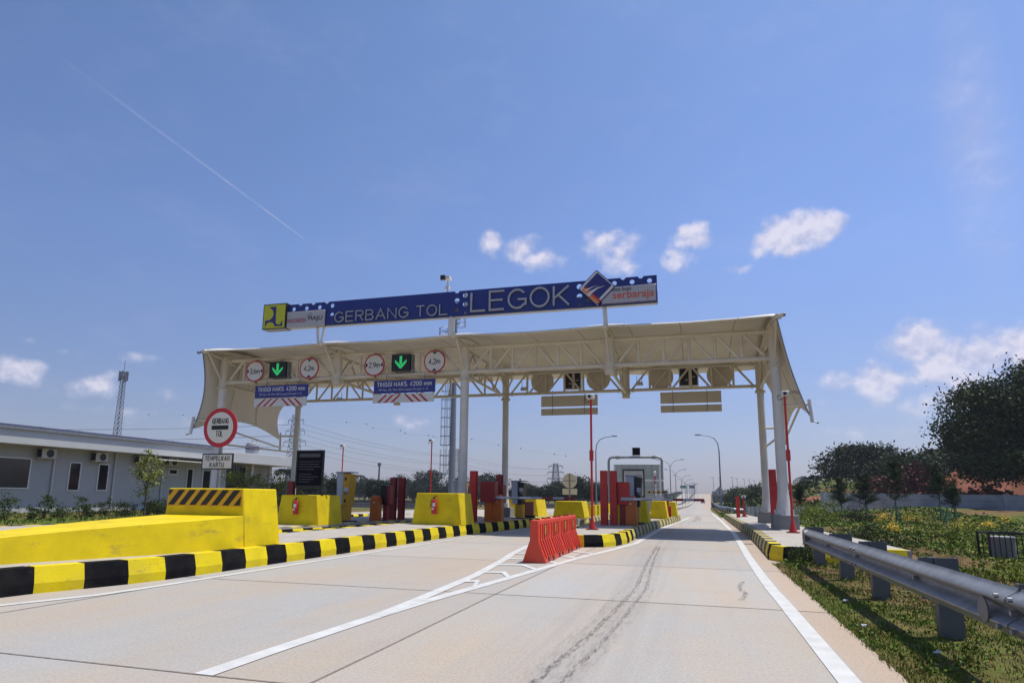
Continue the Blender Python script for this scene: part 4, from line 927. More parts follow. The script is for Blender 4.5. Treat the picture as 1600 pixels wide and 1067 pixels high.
b = MB(); b.box(sx-.385, sx+.385, sy, sy+.025, 1.735, 2.065, 'black'); b.box(sx-.36, sx+.36, sy-.004, sy, 1.76, 2.04, 'sign_white'); b.build('plate', ts, bevel=.003)
strokes('TEMPELKAN', sx-.30, sx+.30, 1.92, 2.01, sy-.005, 'black', ts, th=.16, gap=.30)
strokes('KARTU', sx-.17, sx+.17, 1.785, 1.875, sy-.005, 'black', ts, th=.16, gap=.30)

# ------------------------------------------------------------ orange water barriers
def water_barrier():
    x, y = -3.06, 12.55; L = 1.07
    t = thing('water_barrier', 'first', 'plastic barrier', (x, y, 0), 'row of orange plastic barriers')
    b = MB(); sec = [(-.225, 0), (.225, 0), (.225, .04), (.09, .40), (.085, .80), (-.085, .80), (-.09, .40), (-.225, .04)]
    n = len(sec); v = [(x+a, y, z) for a, z in sec]+[(x+a, y+L, z) for a, z in sec]
    b.add(v, [tuple(range(n)), tuple(range(n, 2*n))[::-1]]+[(k, k+n, (k+1) % n+n, (k+1) % n) for k in range(n)], 'barrier_orange')
    o = b.build('body', t, bevel=.014)
    b = MB()
    for s in (-1, 1):
        for k in range(5):
            yy = y+.12+.19*k
            b.hexa([(x+s*.20, yy, .10), (x+s*.23, yy, .10), (x+s*.23, yy+.06, .10), (x+s*.20, yy+.06, .10)], [(x+s*.08, yy, .43), (x+s*.112, yy, .43), (x+s*.112, yy+.06, .43), (x+s*.08, yy+.06, .43)], 'barrier_orange')
            b.box(min(x+s*.08, x+s*.108), max(x+s*.08, x+s*.108), yy, yy+.05, .44, .74, 'barrier_orange')
    b.build('ribs', t, bevel=.006)
    b = MB()
    for yy in (.28, .68): b.box(x-.232, x+.232, y+yy, y+yy+.13, -.0, .085, 'black')
    b.each('forklift_slot', t)
    b = MB()
    for s in (1,):
        b.box(x+s*.106, x+s*.113, y+.40, y+.56, .50, .72, 'brown_rust'); b.box(x+s*.112, x+s*.116, y+.43, y+.53, .53, .69, 'logo_orange')
    b.each('emblem_plate', t)
    b = MB(); b.cyl(x, y+.3, .80, .83, .04, 'darkred', 10); b.cyl(x, y+L-.1, .80, .825, .035, 'darkred', 10); b.each('filler_cap', t)
    return t
wb = water_barrier(); wl_ = ['orange plastic barrier nearest the camera in the row', 'second orange barrier from the front of the row', 'third orange barrier from the front of the row', 'farthest orange barrier, touching the kerb of the island']
wb['label'] = wl_[0]
for k in (1, 2, 3): copy_tree(wb, (-3.06-.015*k, 12.55+1.10*k, 0), wl_[k], rz=random.uniform(-.02, .02))

# ------------------------------------------------------------ toll lane equipment
def camera_pole(x, y, z0, h, lab):
    t = thing('camera_pole', lab, 'pole', (x, y, z0), 'red camera poles')
    b = MB(); b.lathe(x, y, [(.12, z0), (.11, z0+.04), (.045, z0+.30), (.036, z0+.36), (.034, z0+h)], 'red', 14); b.cyl(x, y, z0+h*.52, z0+h*.60, .065, 'red', 12); b.build('mast', t)
    b = MB(); b.box(x-.17, x+.17, y-.15, y+.15, z0, z0+.025, 'darkred'); b.build('base_plate', t)
    b = MB(); b.box(x-.11, x+.11, y-.22, y+.08, z0+h, z0+h+.14, 'sign_white'); hs = b.build('camera_housing', t, bevel=.02)
    b = MB(); b.discY(x-.01, z0+h+.06, y-.24, y-.222, .05, 'black', 14); b.build('lens', hs); b = MB(); b.path([(x-.1, y, z0+h+.05), (x-.2, y, z0+h+.02), (x-.19, y, z0+h-.1), (x-.04, y, z0+h-.06)], .014, 'black', 6); b.build('cable', t)
camera_pole(-3.10, 20.1, .3, 3.95, 'tall red camera pole on the front of the barrier island')
camera_pole(2.62, 21.2, .3, 4.02, 'tall red camera pole in front of the right canopy columns')
camera_pole(-20.9, 36, .14, 4.0, 'far red camera pole left of the yellow ticket machine')
camera_pole(-14.4, 34.5, .2, 4.05, 'far red camera pole seen between the two left islands')
def red_post(x, y, z0, h, lab, w=.12, m='red'):
    t = thing('guard_post', lab, 'post', (x, y, z0), 'red steel guard posts')
    b = MB(); b.box(x-w, x+w, y-.02, y+.0, z0, z0+h, m); b.box(x-w, x+w, y+.2, y+.22, z0, z0+h, m); b.box(x-.012, x+.012, y, y+.2, z0, z0+h, m); b.build('beam', t)
    b = MB()
    for f in (.28, .72): b.discY(x+.04, z0+h*f, y-.026, y-.021, .025, 'black', 12)
    b.each('bolt', t)
red_post(-3.21, 23.5, .3, 1.89, 'red steel guard post, left of the pair on the barrier island')
red_post(-2.89, 23.6, .3, 1.89, 'red steel guard post, right of the pair on the barrier island')
red_post(-7.93, 23.0, .3, 1.86, 'red steel guard post standing left on the middle island')
red_post(-7.86, 26.1, .3, 1.83, 'darker red guard post next to the tall middle column', m='darkred')
red_post(-12.70, 26.2, .2, 1.80, 'dark red guard post, left of the pair on the notice board island', m='darkred')
red_post(-12.35, 26.3, .2, 1.80, 'dark red guard post, right of the pair on the notice board island', m='darkred')
red_post(-17.0, 25, .2, 1.6, 'dark red guard post peeping out left of the notice board', m='darkred')
red_post(2.68, 26.4, .3, 2.05, 'red guard post between the two right columns')
red_post(1.98, 37.1, .3, 1.10, 'short red post at the far end of the right island', .09)
camera_pole(2.37, 38.7, .3, 1.0, 'short red stub pole at the far end of the right island')
def barrier_gate(x, y, z0, arm, lab):
    t = thing('barrier_gate', lab, 'barrier gate', (x, y, z0), 'orange barrier gates')
    b = MB(); b.box(x-.2, x+.2, y-.17, y+.17, z0, z0+.86, 'orange', .01, .01); b.build('cabinet', t, bevel=.02)
    b = MB(); b.box(x-.21, x+.21, y-.18, y+.18, z0+.862, z0+1.02, 'orange', .09, .05); b.build('hood', t, bevel=.03)
    b = MB(); b.box(x-.05, x+.03, y-.178, y-.172, z0+.72, z0+.76, 'sign_white'); b.build('badge', t)
    if arm:
        b = MB(); n = 8; xa = x-.28; L_ = arm
        for k in range(n): b.tube((xa+L_*k/n, y-.23, z0+.90), (xa+L_*(k+1)/n, y-.23, z0+.90), .045, 'sign_grey' if k % 2 == 0 else ('darkred' if k > 3 else 'sign_white'), 10)
        b.tube((xa-.05, y-.23, z0+.90), (xa+.4, y-.23, z0+.90), .065, 'sign_grey', 10); b.build('boom', t)
barrier_gate(-7.33, 24.2, .3, 3.3, 'orange barrier gate with boom across the third lane')
barrier_gate(-2.31, 24.0, .3, 2.78, 'orange barrier gate with boom across the right lane')
barrier_gate(-12.85, 25.0, .2, 0, 'orange barrier gate cabinet on the notice board island')
def reader_box(x, y, z0, w, zb, zt, lab, face='red', side='darkred'):
    t = thing('reader_box', lab, 'equipment box', (x, y, z0), 'boxes on pedestals beside the gates')
    b = MB(); b.box(x-w/2, x+w/2, y-.1, y+.35, zb, zt, face, .0, .0); b.build('box', t, bevel=.015)
    b = MB(); b.box(x-w/4, x+w/5, y, y+.25, z0, zb, side); b.box(x-w/3, x+w/3, y-.08, y+.32, z0, z0+.03, side); b.build('pedestal', t, bevel=.01)
reader_box(-2.59, 23.9, .3, .46, 1.0, 1.80, 'bright red equipment box right of the two red posts')
reader_box(-7.62, 23.9, .3, .58, 1.04, 1.80, 'dark red equipment box behind the middle barrier gate', 'darkred', 'orange')
reader_box(-7.42, 24.7, .3, .36, 1.0, 1.70, 'second dark red box peeping out behind the middle gate', 'darkred', 'orange')
reader_box(-12.63, 25.4, .2, .40, .86, 1.64, 'small red and black box on the notice board island', 'black', 'darkred')
b = MB(); b.box(-12.50, -12.36, 25.26, 25.6, .87, 1.63, 'darkred'); tag(b.build('side_box', bevel=.01), 'narrow red box fixed beside the black box', 'equipment box')
def toll_machine(x, y, z0, lab, hy=1.9, side='machine_yellow'):
    t = thing('ticket_machine', lab, 'ticket machine', (x, y, z0), 'ticket machines')
    b = MB(); b.hexa([(x-.22, y-.2, z0+.62), (x+.02, y-.2, z0+.62), (x+.02, y+.4, z0+.62), (x-.22, y+.4, z0+.62)], [(x-.28, y-.2, z0+hy), (x+.02, y-.2, z0+hy), (x+.02, y+.4, z0+hy), (x-.28, y+.4, z0+hy)], 'machine_grey'); b.build('cabinet', t, bevel=.02)
    b = MB(); b.hexa([(x+.021, y-.2, z0+.62), (x+.20, y-.16, z0+.62), (x+.20, y+.4, z0+.62), (x+.021, y+.4, z0+.62)], [(x+.021, y-.2, z0+hy-.02), (x+.30, y-.16, z0+hy-.06), (x+.30, y+.4, z0+hy-.06), (x+.021, y+.4, z0+hy-.02)], side); b.build('service_panel', t, bevel=.01)
    b = MB()
    for zz in (1.60, 1.05, .75): b.box(x+.10, x+.16, y-.215, y-.175, z0+zz, z0+zz+.12, 'black')
    b.box(x+.12, x+.26, y-.28, y-.175, z0+1.16, z0+1.32, 'machine_grey'); b.discY(x+.2, z0+1.1, y-.25, y-.18, .05, 'galv', 12); b.each('fitting', t)
    b = MB(); b.box(x-.10, x+.18, y-.12, y+.3, z0+.04, z0+.62, 'machine_yellow'); b.build('pedestal', t, bevel=.01)
    b = MB(); b.box(x-.28, x+.36, y-.3, y+.45, z0, z0+.05, 'black'); b.build('base', t, bevel=.01)
    b = MB(); b.box(x-.31, x+.33, y-.24, y+.44, z0+hy, z0+hy+.04, 'machine_grey'); b.build('roof_cap', t, bevel=.01)
toll_machine(-13.42, 23.4, .2, 'ticket machine with yellow side panel on the notice board island')
toll_machine(-2.30, 25.2, .3, 'tall grey ticket machine behind the right lane gate', 1.75, 'black')
toll_machine(-7.60, 28.2, .3, 'grey ticket machine right of the tall middle column', 1.6, 'black')
toll_machine(-11.1, 30.3, .2, 'grey ticket machine half hidden left of the front middle column', 1.75)
b = MB(); b.box(-7.5, -7.1, 28.9, 29.1, .45, 1.02, 'cloth_pink'); b.box(-7.5, -7.05, 28.88, 29.12, .32, .44, 'black'); tag(b.build('equipment_cover', bevel=.01), 'faded pink box on black skid beside the yellow block', 'box')
b = MB(); b.box(-1.62, -1.48, 35.2, 35.4, .3, 1.15, 'red'); b.box(-1.56, -1.38, 35.42, 35.7, .3, .85, 'red'); tag(b.build('hydrant_box', bevel=.01), 'red cabinet between the two far yellow blocks', 'cabinet')
# sign backs further on
def sign_back(x, y, z0, lab, r=.36, zc=2.1, pl=None, z2=1.45):
    t = thing('road_sign', lab, 'sign', (x, y, z0)); b = MB(); b.cyl(x, y, z0, zc+r, .03, 'galv', 8); b.build('pole', t)
    b = MB(); b.discY(x, zc, y+.04, y+.06, r, 'sign_white', 28); b.box(x-r*.8, x+r*.8, y+.032, y+.04, zc-.02, zc+.02, 'galv'); b.box(x-r, x+r, y+.04, y+.06, z2-.13, z2+.17, 'sign_white'); b.build('plate', t)
sign_back(-6.2, 32.9, .3, 'back of a round sign with small plate behind the lone yellow block', .37, 2.06, z2=1.5)
t = thing('road_sign', 'back of a sign with yellow and black striped board beside the right lane', 'sign', (-2.9, 42.5, .1)); b = MB(); b.cyl(-2.62, 42.5, .1, 2.6, .03, 'galv', 8); b.build('pole', t)
b = MB(); b.box(-3.2, -2.05, 42.55, 42.58, 2.28, 2.40, 'sign_white'); b.box(-3.0, -2.3, 42.55, 42.58, 1.9, 1.93, 'galv'); b.box(-3.1, -2.1, 42.55, 42.58, 1.0, 1.35, 'sign_grey')
for k in range(8): b.box(-3.15+.14*k, -3.01+.14*k, 42.52, 42.56, 1.55, 1.67, 'black' if k % 2 else 'machine_yellow')
b.build('plate', t, smooth=False)

# toll booth and its pipe gantry
bt = thing('toll_booth', 'panel clad toll booth with a black framed window in the distance', 'toll booth', (-4.2, 49, .0))
b = MB(); b.box(-5.75, -2.55, 48, 50.6, .3, 3.62, 'panel_clad'); b.build('cabin', bt, bevel=.03)
b = MB()
for k in range(7): b.box(-5.72+.52*k-.01, -5.72+.52*k+.01, 47.985, 48.0, .3, 3.6, 'lamp_grey')
for z in (2.75, 2.0): b.box(-5.75, -2.55, 47.985, 48.0, z, z+.015, 'lamp_grey')
b.box(-5.80, -5.68, 47.96, 48.02, .3, 3.62, 'frame_white'); b.box(-2.62, -2.50, 47.96, 48.02, .3, 3.62, 'frame_white'); b.build('cladding_trim', bt, smooth=False)
b = MB(); b.box(-5.15, -3.65, 47.93, 47.97, 1.3, 3.25, 'black'); wf_ = b.build('window_frame', bt, bevel=.02)
b = MB(); b.box(-5.07, -3.73, 47.91, 47.928, 1.4, 3.15, 'screen_pale'); b.build('window_pane', wf_)
gp = thing('pipe_gantry', 'bent steel pipe gantry frame in front of the distant toll booth', 'gantry', (-4.1, 46, 0))
b = MB(); b.path([(-5.9, 46, .0), (-5.9, 46, 3.75), (-5.82, 46, 3.93), (-5.65, 46, 4.0), (-2.55, 46, 4.0), (-2.38, 46, 3.93), (-2.3, 46, 3.75), (-2.3, 46, .0)], .085, 'galv', 12); pf_ = b.build('pipe_frame', gp)
b = MB(); b.cyl(-5.9, 46, .0, .95, .12, 'machine_yellow', 12); b.cyl(-2.3, 46, .0, .95, .12, 'machine_yellow', 12); b.each('pipe_sleeve', gp)
b = MB(); b.tube((-5.4, 46, 4), (-5.15, 46, 4), .13, 'galv', 12); b.tube((-2.95, 46, 4), (-2.7, 46, 4), .13, 'galv', 12); b.each('coupling', gp)
t = thing('lane_signal', 'small black lane signal on top of the distant pipe gantry', 'traffic signal', (-4.0, 46, 4.1)); b = MB(); b.box(-4.28, -3.72, 45.9, 46.1, 4.12, 4.68, 'sign_white'); b.build('housing', t, bevel=.01); b = MB(); b.box(-4.23, -3.73, 45.88, 45.899, 4.14, 4.64, 'board_black'); b.build('screen', t)
t = thing('bollard', 'thin red and white marker post in front of the distant booth', 'post', (-2.9, 46.5, 0)); b = MB(); b.cyl(-2.82, 46.5, 0, 2.95, .07, 'sign_white', 10); b.cyl(-2.82, 46.5, 2.2, 2.75, .075, 'red', 10); b.build('tube', t); b = MB(); b.ball((-2.82, 46.5, 2.98), .1, 'sign_white'); b.build('cap', t)
# yellow bollard row
yb = None
for k in range(9):
    y = 33.4+1.6*k; x = -5.25+.0*k
    if yb is None:
        b = MB(); b.box(x-.09, x+.09, y-.3, y+.3, .29, .85, 'yellow'); yb = tag(b.build('kerb_marker', bevel=.01), 'yellow upright marker block in the row behind the lone yellow block', 'marker', 'row of small yellow marker blocks')
        off = yb
    else: c = yb.copy(); col.objects.link(c); c.location = (-.03*k, 1.6*k, 0)

# ------------------------------------------------------------ guardrails
def wbeam(b, p, q, z, m='galv', s=1):
    # p,q ground points (x,y) of the rail line, corrugated beam facing the road (s=-1 faces -x)
    prof = [(.005+.043*cos(2*pi*(h_/.155)), h_) for h_ in np.linspace(.155, -.155, 27)]
    prof = [(.05+.0, .158)]+prof+[(.05, -.158)]
    P, Q = Vector((p[0], p[1], 0)), Vector((q[0], q[1], 0)); d = (Q-P).normalized(); nn = Vector((d.y, -d.x, 0))*s
    vs = []
    for R_ in (P, Q):
        for o, h in prof: vs.append((R_.x+nn.x*o, R_.y+nn.y*o, z+h))
        for o, h in prof[::-1]: vs.append((R_.x+nn.x*(o+.006), R_.y+nn.y*(o+.006), z+h*.985))
    n = len(vs)//2; b.add(vs, [(k, (k+1) % n, (k+1) % n+n, k+n) for k in range(n)]+[tuple(range(n))[::-1], tuple(range(n, 2*n))], m)
gr = thing('guardrail', 'galvanised steel guardrail running along the grass verge at right', 'guardrail', (1.95, 8, 0))
GX = 1.86
segs = [(-2.0, 1.66), (3.1, 4.95-.9), (5.0, 8.9), (8.9, 13.45)]
joints = [-1.5, 1.4, 5.02, 9.3, 13.45]
for i in range(len(joints)-1):
    b = MB(); wbeam(b, (GX+.004*(i % 2), joints[i]-.0), (GX+.008*(i % 2), joints[i+1]+.12 if i < len(joints)-2 else joints[i+1]), .56); b.build('rail_beam', gr)
b = MB()
b.tube((GX-.03, 13.42, .56), (GX+.05, 13.42, .56), .155, 'galv_dark', 24); b.path([(GX, 13.42, .72), (GX+.06, 13.66, .70), (GX+.16, 13.72, .56), (GX+.06, 13.66, .42), (GX, 13.42, .40)], .02, 'galv'); b.build('end_piece', gr)
pys = [13.7, 11.3, 9.35, 6.98, 5.0, 3.0, 1.0, -1]
for y in pys:
    b = MB(); b.box(2.03, 2.22, y, y+.012, -.2, .745, 'galv_dark'); b.box(2.03, 2.045, y+.012, y+.11, -.2, .745, 'galv_dark'); b.box(2.205, 2.22, y+.012, y+.11, -.2, .745, 'galv_dark'); b.build('post', gr)
    b = MB(); b.box(1.905, 2.018, y+.0, y+.012, .38, .745, 'galv_dark'); b.box(1.925, 1.94, y+.012, y+.1, .40, .74, 'galv_dark'); b.box(2.0, 2.018, y+.012, y+.1, .36, .745, 'galv_dark'); b.build('spacer', gr)
b = MB()
for y in joints[1:-1]:
    for dy in (-.1, .1):
        for dz in (.095, -.095): b.tube((GX-.055, y+dy, .56+dz), (GX-.03, y+dy, .56+dz), .016, 'steel', 8)
for y in pys: b.tube((GX+.0, y+.05, .56), (GX+.04, y+.05, .56), .018, 'steel', 8)
b.each('bolt', gr)
b = MB(); b.tube((GX-.045, 5.35, .535), (GX-.036, 5.35, .535), .085, 'galv_dark', 28); b.build('reflector_disc', gr)
t = thing('guardrail', 'distant guardrail starting beyond the right island', 'guardrail', (1.9, 70, 0))
b = MB(); wbeam(b, (2.25, 48.5), (1.75, 62), .5); wbeam(b, (1.75, 62), (2.2, 120), .5); b.tube((2.25, 48.3, .5), (2.9, 48.5, .45), .16, 'galv', 12); b.build('rail_beam', t)
b = MB(); [b.box(2.0+.002*k, 2.1+.002*k, 49+4*k, 49.1+4*k, -.3, .62, 'galv_dark') for k in range(18)]; b.each('post', t)
for lb, a, c in (('far guardrail behind the left lanes below the ticket machine', (-34, 41), (-14, 41)), ('far guardrail glimpsed behind the middle island', (-13.5, 52), (-8, 52)), ('long distant guardrail along the access road', (-110, 62.5), (-14, 62.5))):
    t = thing('guardrail', lb, 'guardrail', ((a[0]+c[0])/2, a[1], 0)); b = MB(); wbeam(b, a, c, .55, s=1); b.build('rail_beam', t)
    b = MB(); n = int((c[0]-a[0])/3); [b.box(a[0]+3*k+1, a[0]+3*k+1.12, a[1]+.1, a[1]+.22, -.2, .7, 'galv_dark') for k in range(n)]; b.each('post', t)

# utility cage in the weeds
t = thing('utility_cage', 'small black steel cage round a grey drum among the weeds', 'cage', (6.15, 16.7, 0)); b = MB()
for x in (5.82, 6.48):
    for y in (16.4, 17.0): b.box(x-.02, x+.02, y-.02, y+.02, -.1, .62, 'black')
for y in (16.4, 17.0): b.box(5.8, 6.5, y-.015, y+.015, .585, .62, 'black'); [b.box(5.9+.1*k, 5.915+.1*k, y-.006, y+.006, -.1, .59, 'black') for k in range(6)]
for x in (5.82, 6.48): b.box(x-.015, x+.015, 16.4, 17.0, .585, .62, 'black')
b.build('cage_bars', t); b = MB(); b.cyl(6.15, 16.7, -.1, .50, .24, 'plinth_grey', 20); b.cyl(6.15, 16.7, .50, .53, .25, 'sign_grey', 20); b.build('drum', t)
for i, (x, y) in enumerate(((1.62, 9.0), (1.45, 7.3), (1.75, 6.25))):
    b = MB(); b.box(x, x+.045, y, y+.035, .06, .066, 'paper'); b.box(x+.01, x+.06, y+.02, y+.045, .066, .075, 'paper'); tag(b.build('litter', smooth=False), ['scrap of white litter in the grass near the island corner', 'white paper scrap on the verge below the guardrail', 'crumpled pale scrap in the grass nearest the camera'][i], 'litter')

# ------------------------------------------------------------ building at left
XB = -36.0
bd = thing('office_building', 'long low grey office building with deep white roof fascia at left', 'building', (XB-4, 35, 0))
b = MB(); b.box(XB-8, XB, 14, 44.2, -.2, 3.72, 'wall_paint'); b.box(XB-8, XB-.8, 44.2, 50.5, -.2, 3.6, 'wall_paint'); b.build('wall', bd, smooth=False)
b = MB(); b.box(XB-8.1, XB+.12, 13.9, 44.0, -.2, .34, 'wall_white'); b.build('wall_base', bd)
b = MB(); b.hexa([(XB-9, 12, 3.70), (XB+1.15, 12, 3.72), (XB+1.15, 41.3, 3.72), (XB-9, 41.3, 3.70)], [(XB-9, 12, 4.78), (XB+1.15, 12, 4.60), (XB+1.15, 41.3, 4.60), (XB-9, 41.3, 4.78)], 'wall_white')
b.box(XB-9, XB+1.3, 41.32, 51.4, 3.62, 4.44, 'wall_white'); fo = b.build('roof_fascia', bd, bevel=.02)
b = MB(); b.hexa([(XB-9, 11.9, 4.80), (XB+1.25, 11.9, 4.62), (XB+1.25, 41.2, 4.62), (XB-9, 41.2, 4.80)], [(XB-9, 11.9, 4.95), (XB+1.25, 11.9, 4.74), (XB+1.25, 41.2, 4.74), (XB-9, 41.2, 4.95)], 'roof_blue')
for k in range(12): b.box(XB+.6, XB+1.27, 13+2.4*k, 13.12+2.4*k, 4.74, 4.765, 'frame_white')
b.build('roof', bd, smooth=False)
def window(y0, y1, z0, z1, glass):
    w = MB(); f = .07; w.box(XB-.02, XB+.05, y0-f, y0, z0-f, z1+f, 'frame_white'); w.box(XB-.02, XB+.05, y1, y1+f, z0-f, z1+f, 'frame_white'); w.box(XB-.02, XB+.05, y0, y1, z1, z1+f, 'frame_white'); w.box(XB-.02, XB+.07, y0, y1, z0-f, z0, 'frame_white'); o = w.build('window', bd, smooth=False)
    p = MB(); p.box(XB-.01, XB+.012, y0, y1, z0, z1, glass); p.build('pane', o)
b = MB(); b.box(XB+.013, XB+.04, 25.95, 26.02, 1.42, 3.0, 'frame_white'); b.build('mullion', bd)
b = MB(); b.box(XB+1.15, XB+1.27, 12, 41.3, 4.50, 4.62, 'galv'); b.build('gutter', bd)
window(24.0, 28.0, 1.42, 3.0, 'window_room'); window(30.5, 31.17, 1.34, 2.93, 'glass_dark'); window(32.5, 33.15, 1.37, 2.92, 'glass_dark'); window(38.25, 38.95, 2.58, 2.85, 'glass_dark')
window(40.0, 40.5, 1.2, 2.95, 'glass_dark'); window(21.0, 22.6, 1.42, 3.0, 'glass_dark')
b = MB(); b.box(XB, XB+.04, 41.6, 43.2, .3, 2.9, 'glass_dark'); b.box(XB-.01, XB+.06, 41.5, 41.6, .2, 3.0, 'frame_white'); b.box(XB-.01, XB+.06, 43.2, 43.3, .2, 3.0, 'frame_white'); b.box(XB+.04, XB+.06, 42.36, 42.44, .3, 2.9, 'frame_white'); b.build('door', bd)
b = MB(); b.box(XB-.6, XB-.4, 44.4, 47.0, .2, 3.4, 'glass_dark'); [b.box(XB-.2, XB-.15, 44.5+.3*k, 44.56+.3*k, .2, 3.4, 'black') for k in range(8)]; b.build('entrance_grille', bd)
for y in (47.2, 49.7):
    b = MB(); b.box(XB-.15, XB+.15, y-.15, y+.15, 0, 3.62, 'wall_white'); b.build('porch_column', bd)
for y in (29.4, 33.6, 37.6): b = MB(); b.cyl(XB+.08, y, .1, 3.7, .06, 'wall_white', 10); b.build('downpipe', bd)
b = MB(); n = 44; v = []
for k in range(n): yk = 35.9+5.6*k/(n-1); zk = 3.42+(.035 if k % 2 else 0); v += [(XB, yk, zk+.12), (XB+1.9, yk, zk-.05)]
b.add(v, [(2*i, 2*i+1, 2*i+3, 2*i+2) for i in range(n-1)], 'tin'); o = b.build('awning', bd, smooth=False); s_ = o.modifiers.new('t', 'SOLIDIFY'); s_.thickness = .02
ac_l = ['air conditioner unit beside the large window at far left', 'air conditioner unit above the two narrow windows', 'air conditioner unit left of the corrugated awning', 'air conditioner unit under the corrugated awning']
ac = None
for i, y in enumerate((28.7, 32.2, 35.5, 38.1)):
    if ac is None:
        x = XB; ac = thing('air_conditioner', ac_l[0], 'air conditioner', (x, y, 3.0), 'outdoor air conditioner units on the office wall')
        b = MB(); b.box(x+.12, x+.50, y-.45, y+.45, 3.08, 3.66, 'ac_white'); cas = b.build('casing', ac, bevel=.02)
        b = MB(); b.tube((x+.5, y+.05, 3.37), (x+.508, y+.05, 3.37), .23, 'black', 20); b.build('fan_grille', cas)
        b = MB(); b.box(x+.14, x+.48, y-.458, y-.451, 3.15, 3.6, 'black'); b.build('coil', cas)
        b = MB(); b.box(x, x+.5, y-.4, y-.36, 3.03, 3.07, 'ac_white'); b.box(x, x+.5, y+.36, y+.4, 3.03, 3.07, 'ac_white'); b.each('bracket', ac)
    else: copy_tree(ac, (XB, y, 3.0), ac_l[i])
t = thing('water_tank', 'stainless steel water tank with blue band on the office roof', 'water tank', (XB-1, 48.4, 4.4)); x, y = XB-1.1, 48.6
b = MB(); b.lathe(x, y, [(.52, 4.35), (.56, 4.4), (.56, 5.4), (.50, 5.55), (.30, 5.66), (.12, 5.70)], 'stainless', 28); b.build('drum', t)
b = MB(); b.lathe(x, y, [(.57, 5.0), (.60, 5.01), (.60, 5.24), (.57, 5.25)], 'tank_blue', 28); b.build('band', t)
b = MB(); b.cyl(x, y, 5.70, 5.76, .15, 'stainless', 16); b.cyl(x+.42, y-.1, 5.5, 5.78, .02, 'steel', 6); b.build('lid', t)

# ------------------------------------------------------------ towers and lines
def lattice(name, lab, cat, x, y, h, w0, w1, n, r, arms=(), z0=0.0, m='pylon_grey'):
    t = thing(name, lab, cat, (x, y, z0)); b = MB()
    def c(k, q): f = k/n; w = (w0+(w1-w0)*(f**.7))/2; sx_, sy_ = ((-1, -1), (1, -1), (1, 1), (-1, 1))[q]; return (x+sx_*w, y+sy_*w, z0+h*f)
    for q in range(4):
        for k in range(n):
            b.tube(c(k, q), c(k+1, q), r*1.3, m, 4, cap=False); b.tube(c(k, q), c(k+1, (q+1) % 4), r, m, 4, cap=False); b.tube(c(k, (q+1) % 4), c(k+1, q), r, m, 4, cap=False); b.tube(c(k+1, q), c(k+1, (q+1) % 4), r, m, 4, cap=False)
    b.build('lattice_frame', t)
    for z, L_ in arms:
        b = MB(); b.tube((x-L_, y, z), (x+L_, y, z), r*1.3, m, 4)
        for s in (-1, 1): b.tube((x+s*w1/2, y, z+1.3), (x+s*L_, y, z), r, m, 4); b.tube((x+s*w1/2, y, z-.7), (x+s*L_, y, z), r, m, 4); b.tube((x+s*L_, y, z), (x+s*L_, y, z-1.6), r*1.4, m, 5)
        b.build('cross_arm', t)
    return t
lattice('power_pylon', 'tall lattice power pylon behind the office building and left rear column', 'pylon', -149, 220, 31.5, 6.4, 1.9, 13, .065, ((29.5, 3.4), (25.4, 4.2), (21.2, 4.8)))
lattice('power_pylon', 'power pylon hidden mostly behind the front middle column', 'pylon', -112, 300, 23.5, 6, 2.0, 9, .10, ((21.5, 3.4), (17.6, 4.0), (13.6, 4.6)))
lattice('power_pylon', 'small distant power pylon rising over the trees right of the middle columns', 'pylon', -84, 400, 21.5, 7, 2.4, 9, .13, ((20, 4.4), (16.3, 5), (12.4, 5.4)))
rm = lattice('radio_mast', 'slender lattice radio mast with antennas above the office roof', 'mast', -161, 150, 36.0, 2.3, .9, 24, .05)
b = MB()
for k in range(6): a = k*pi/3; b.box(-161+1.1*cos(a)-.14, -161+1.1*cos(a)+.14, 150+1.1*sin(a)-.14, 150+1.1*sin(a)+.14, 33.2+.3*(k % 2), 36.2, 'pylon_grey')
b.cyl(-161, 150, 36, 39.5, .07, 'pylon_grey', 6); b.build('antennas', rm)
t = thing('cell_mast', 'thin far mast standing left of the pair of dark red posts', 'mast', (-118, 230, 0)); b = MB(); b.cyl(-117.5, 230, 0, 13.2, .45, 'pylon_grey', 8, .3); b.cyl(-117.5, 230, 12.2, 13.4, .7, 'pylon_grey', 8); b.build('pole', t)
# monopole with caged ladder
t = thing('light_tower', 'tall grey monopole with caged ladder rising behind the canopy', 'tower', (-23, 60, 0)); x, y = -22.85, 60
b = MB(); b.cyl(x, y, -.2, 20.2, .36, 'steel', 16, .16); b.build('pole', t)
b = MB()
for dx in (-.75, -.45): b.tube((x+dx-.12, y-.1, 3.0), (x+dx-.12, y-.1, 18), .02, 'steel', 5)
for k in range(60): b.tube((x-.87, y-.1, 3+.25*k), (x-.57, y-.1, 3+.25*k), .012, 'steel', 4, cap=False)
for z0_, z1_ in ((3.3, 5.7), (6.1, 10.9), (11.4, 16.5)):
    for k in range(int((z1_-z0_)/.9)+1):
        z = z0_+.9*k; ring = [(x-.75+.48*cos(a), y-.15+.48*sin(a), z) for a in np.linspace(0, 2*pi, 11)]; b.path(ring, .025, 'steel', 4)
    for a in np.linspace(0, 2*pi, 7)[:-1]: b.tube((x-.75+.48*cos(a), y-.15+.48*sin(a), z0_), (x-.75+.48*cos(a), y-.15+.48*sin(a), z1_), .018, 'steel', 4)
b.build('ladder_cage', t)
b = MB()
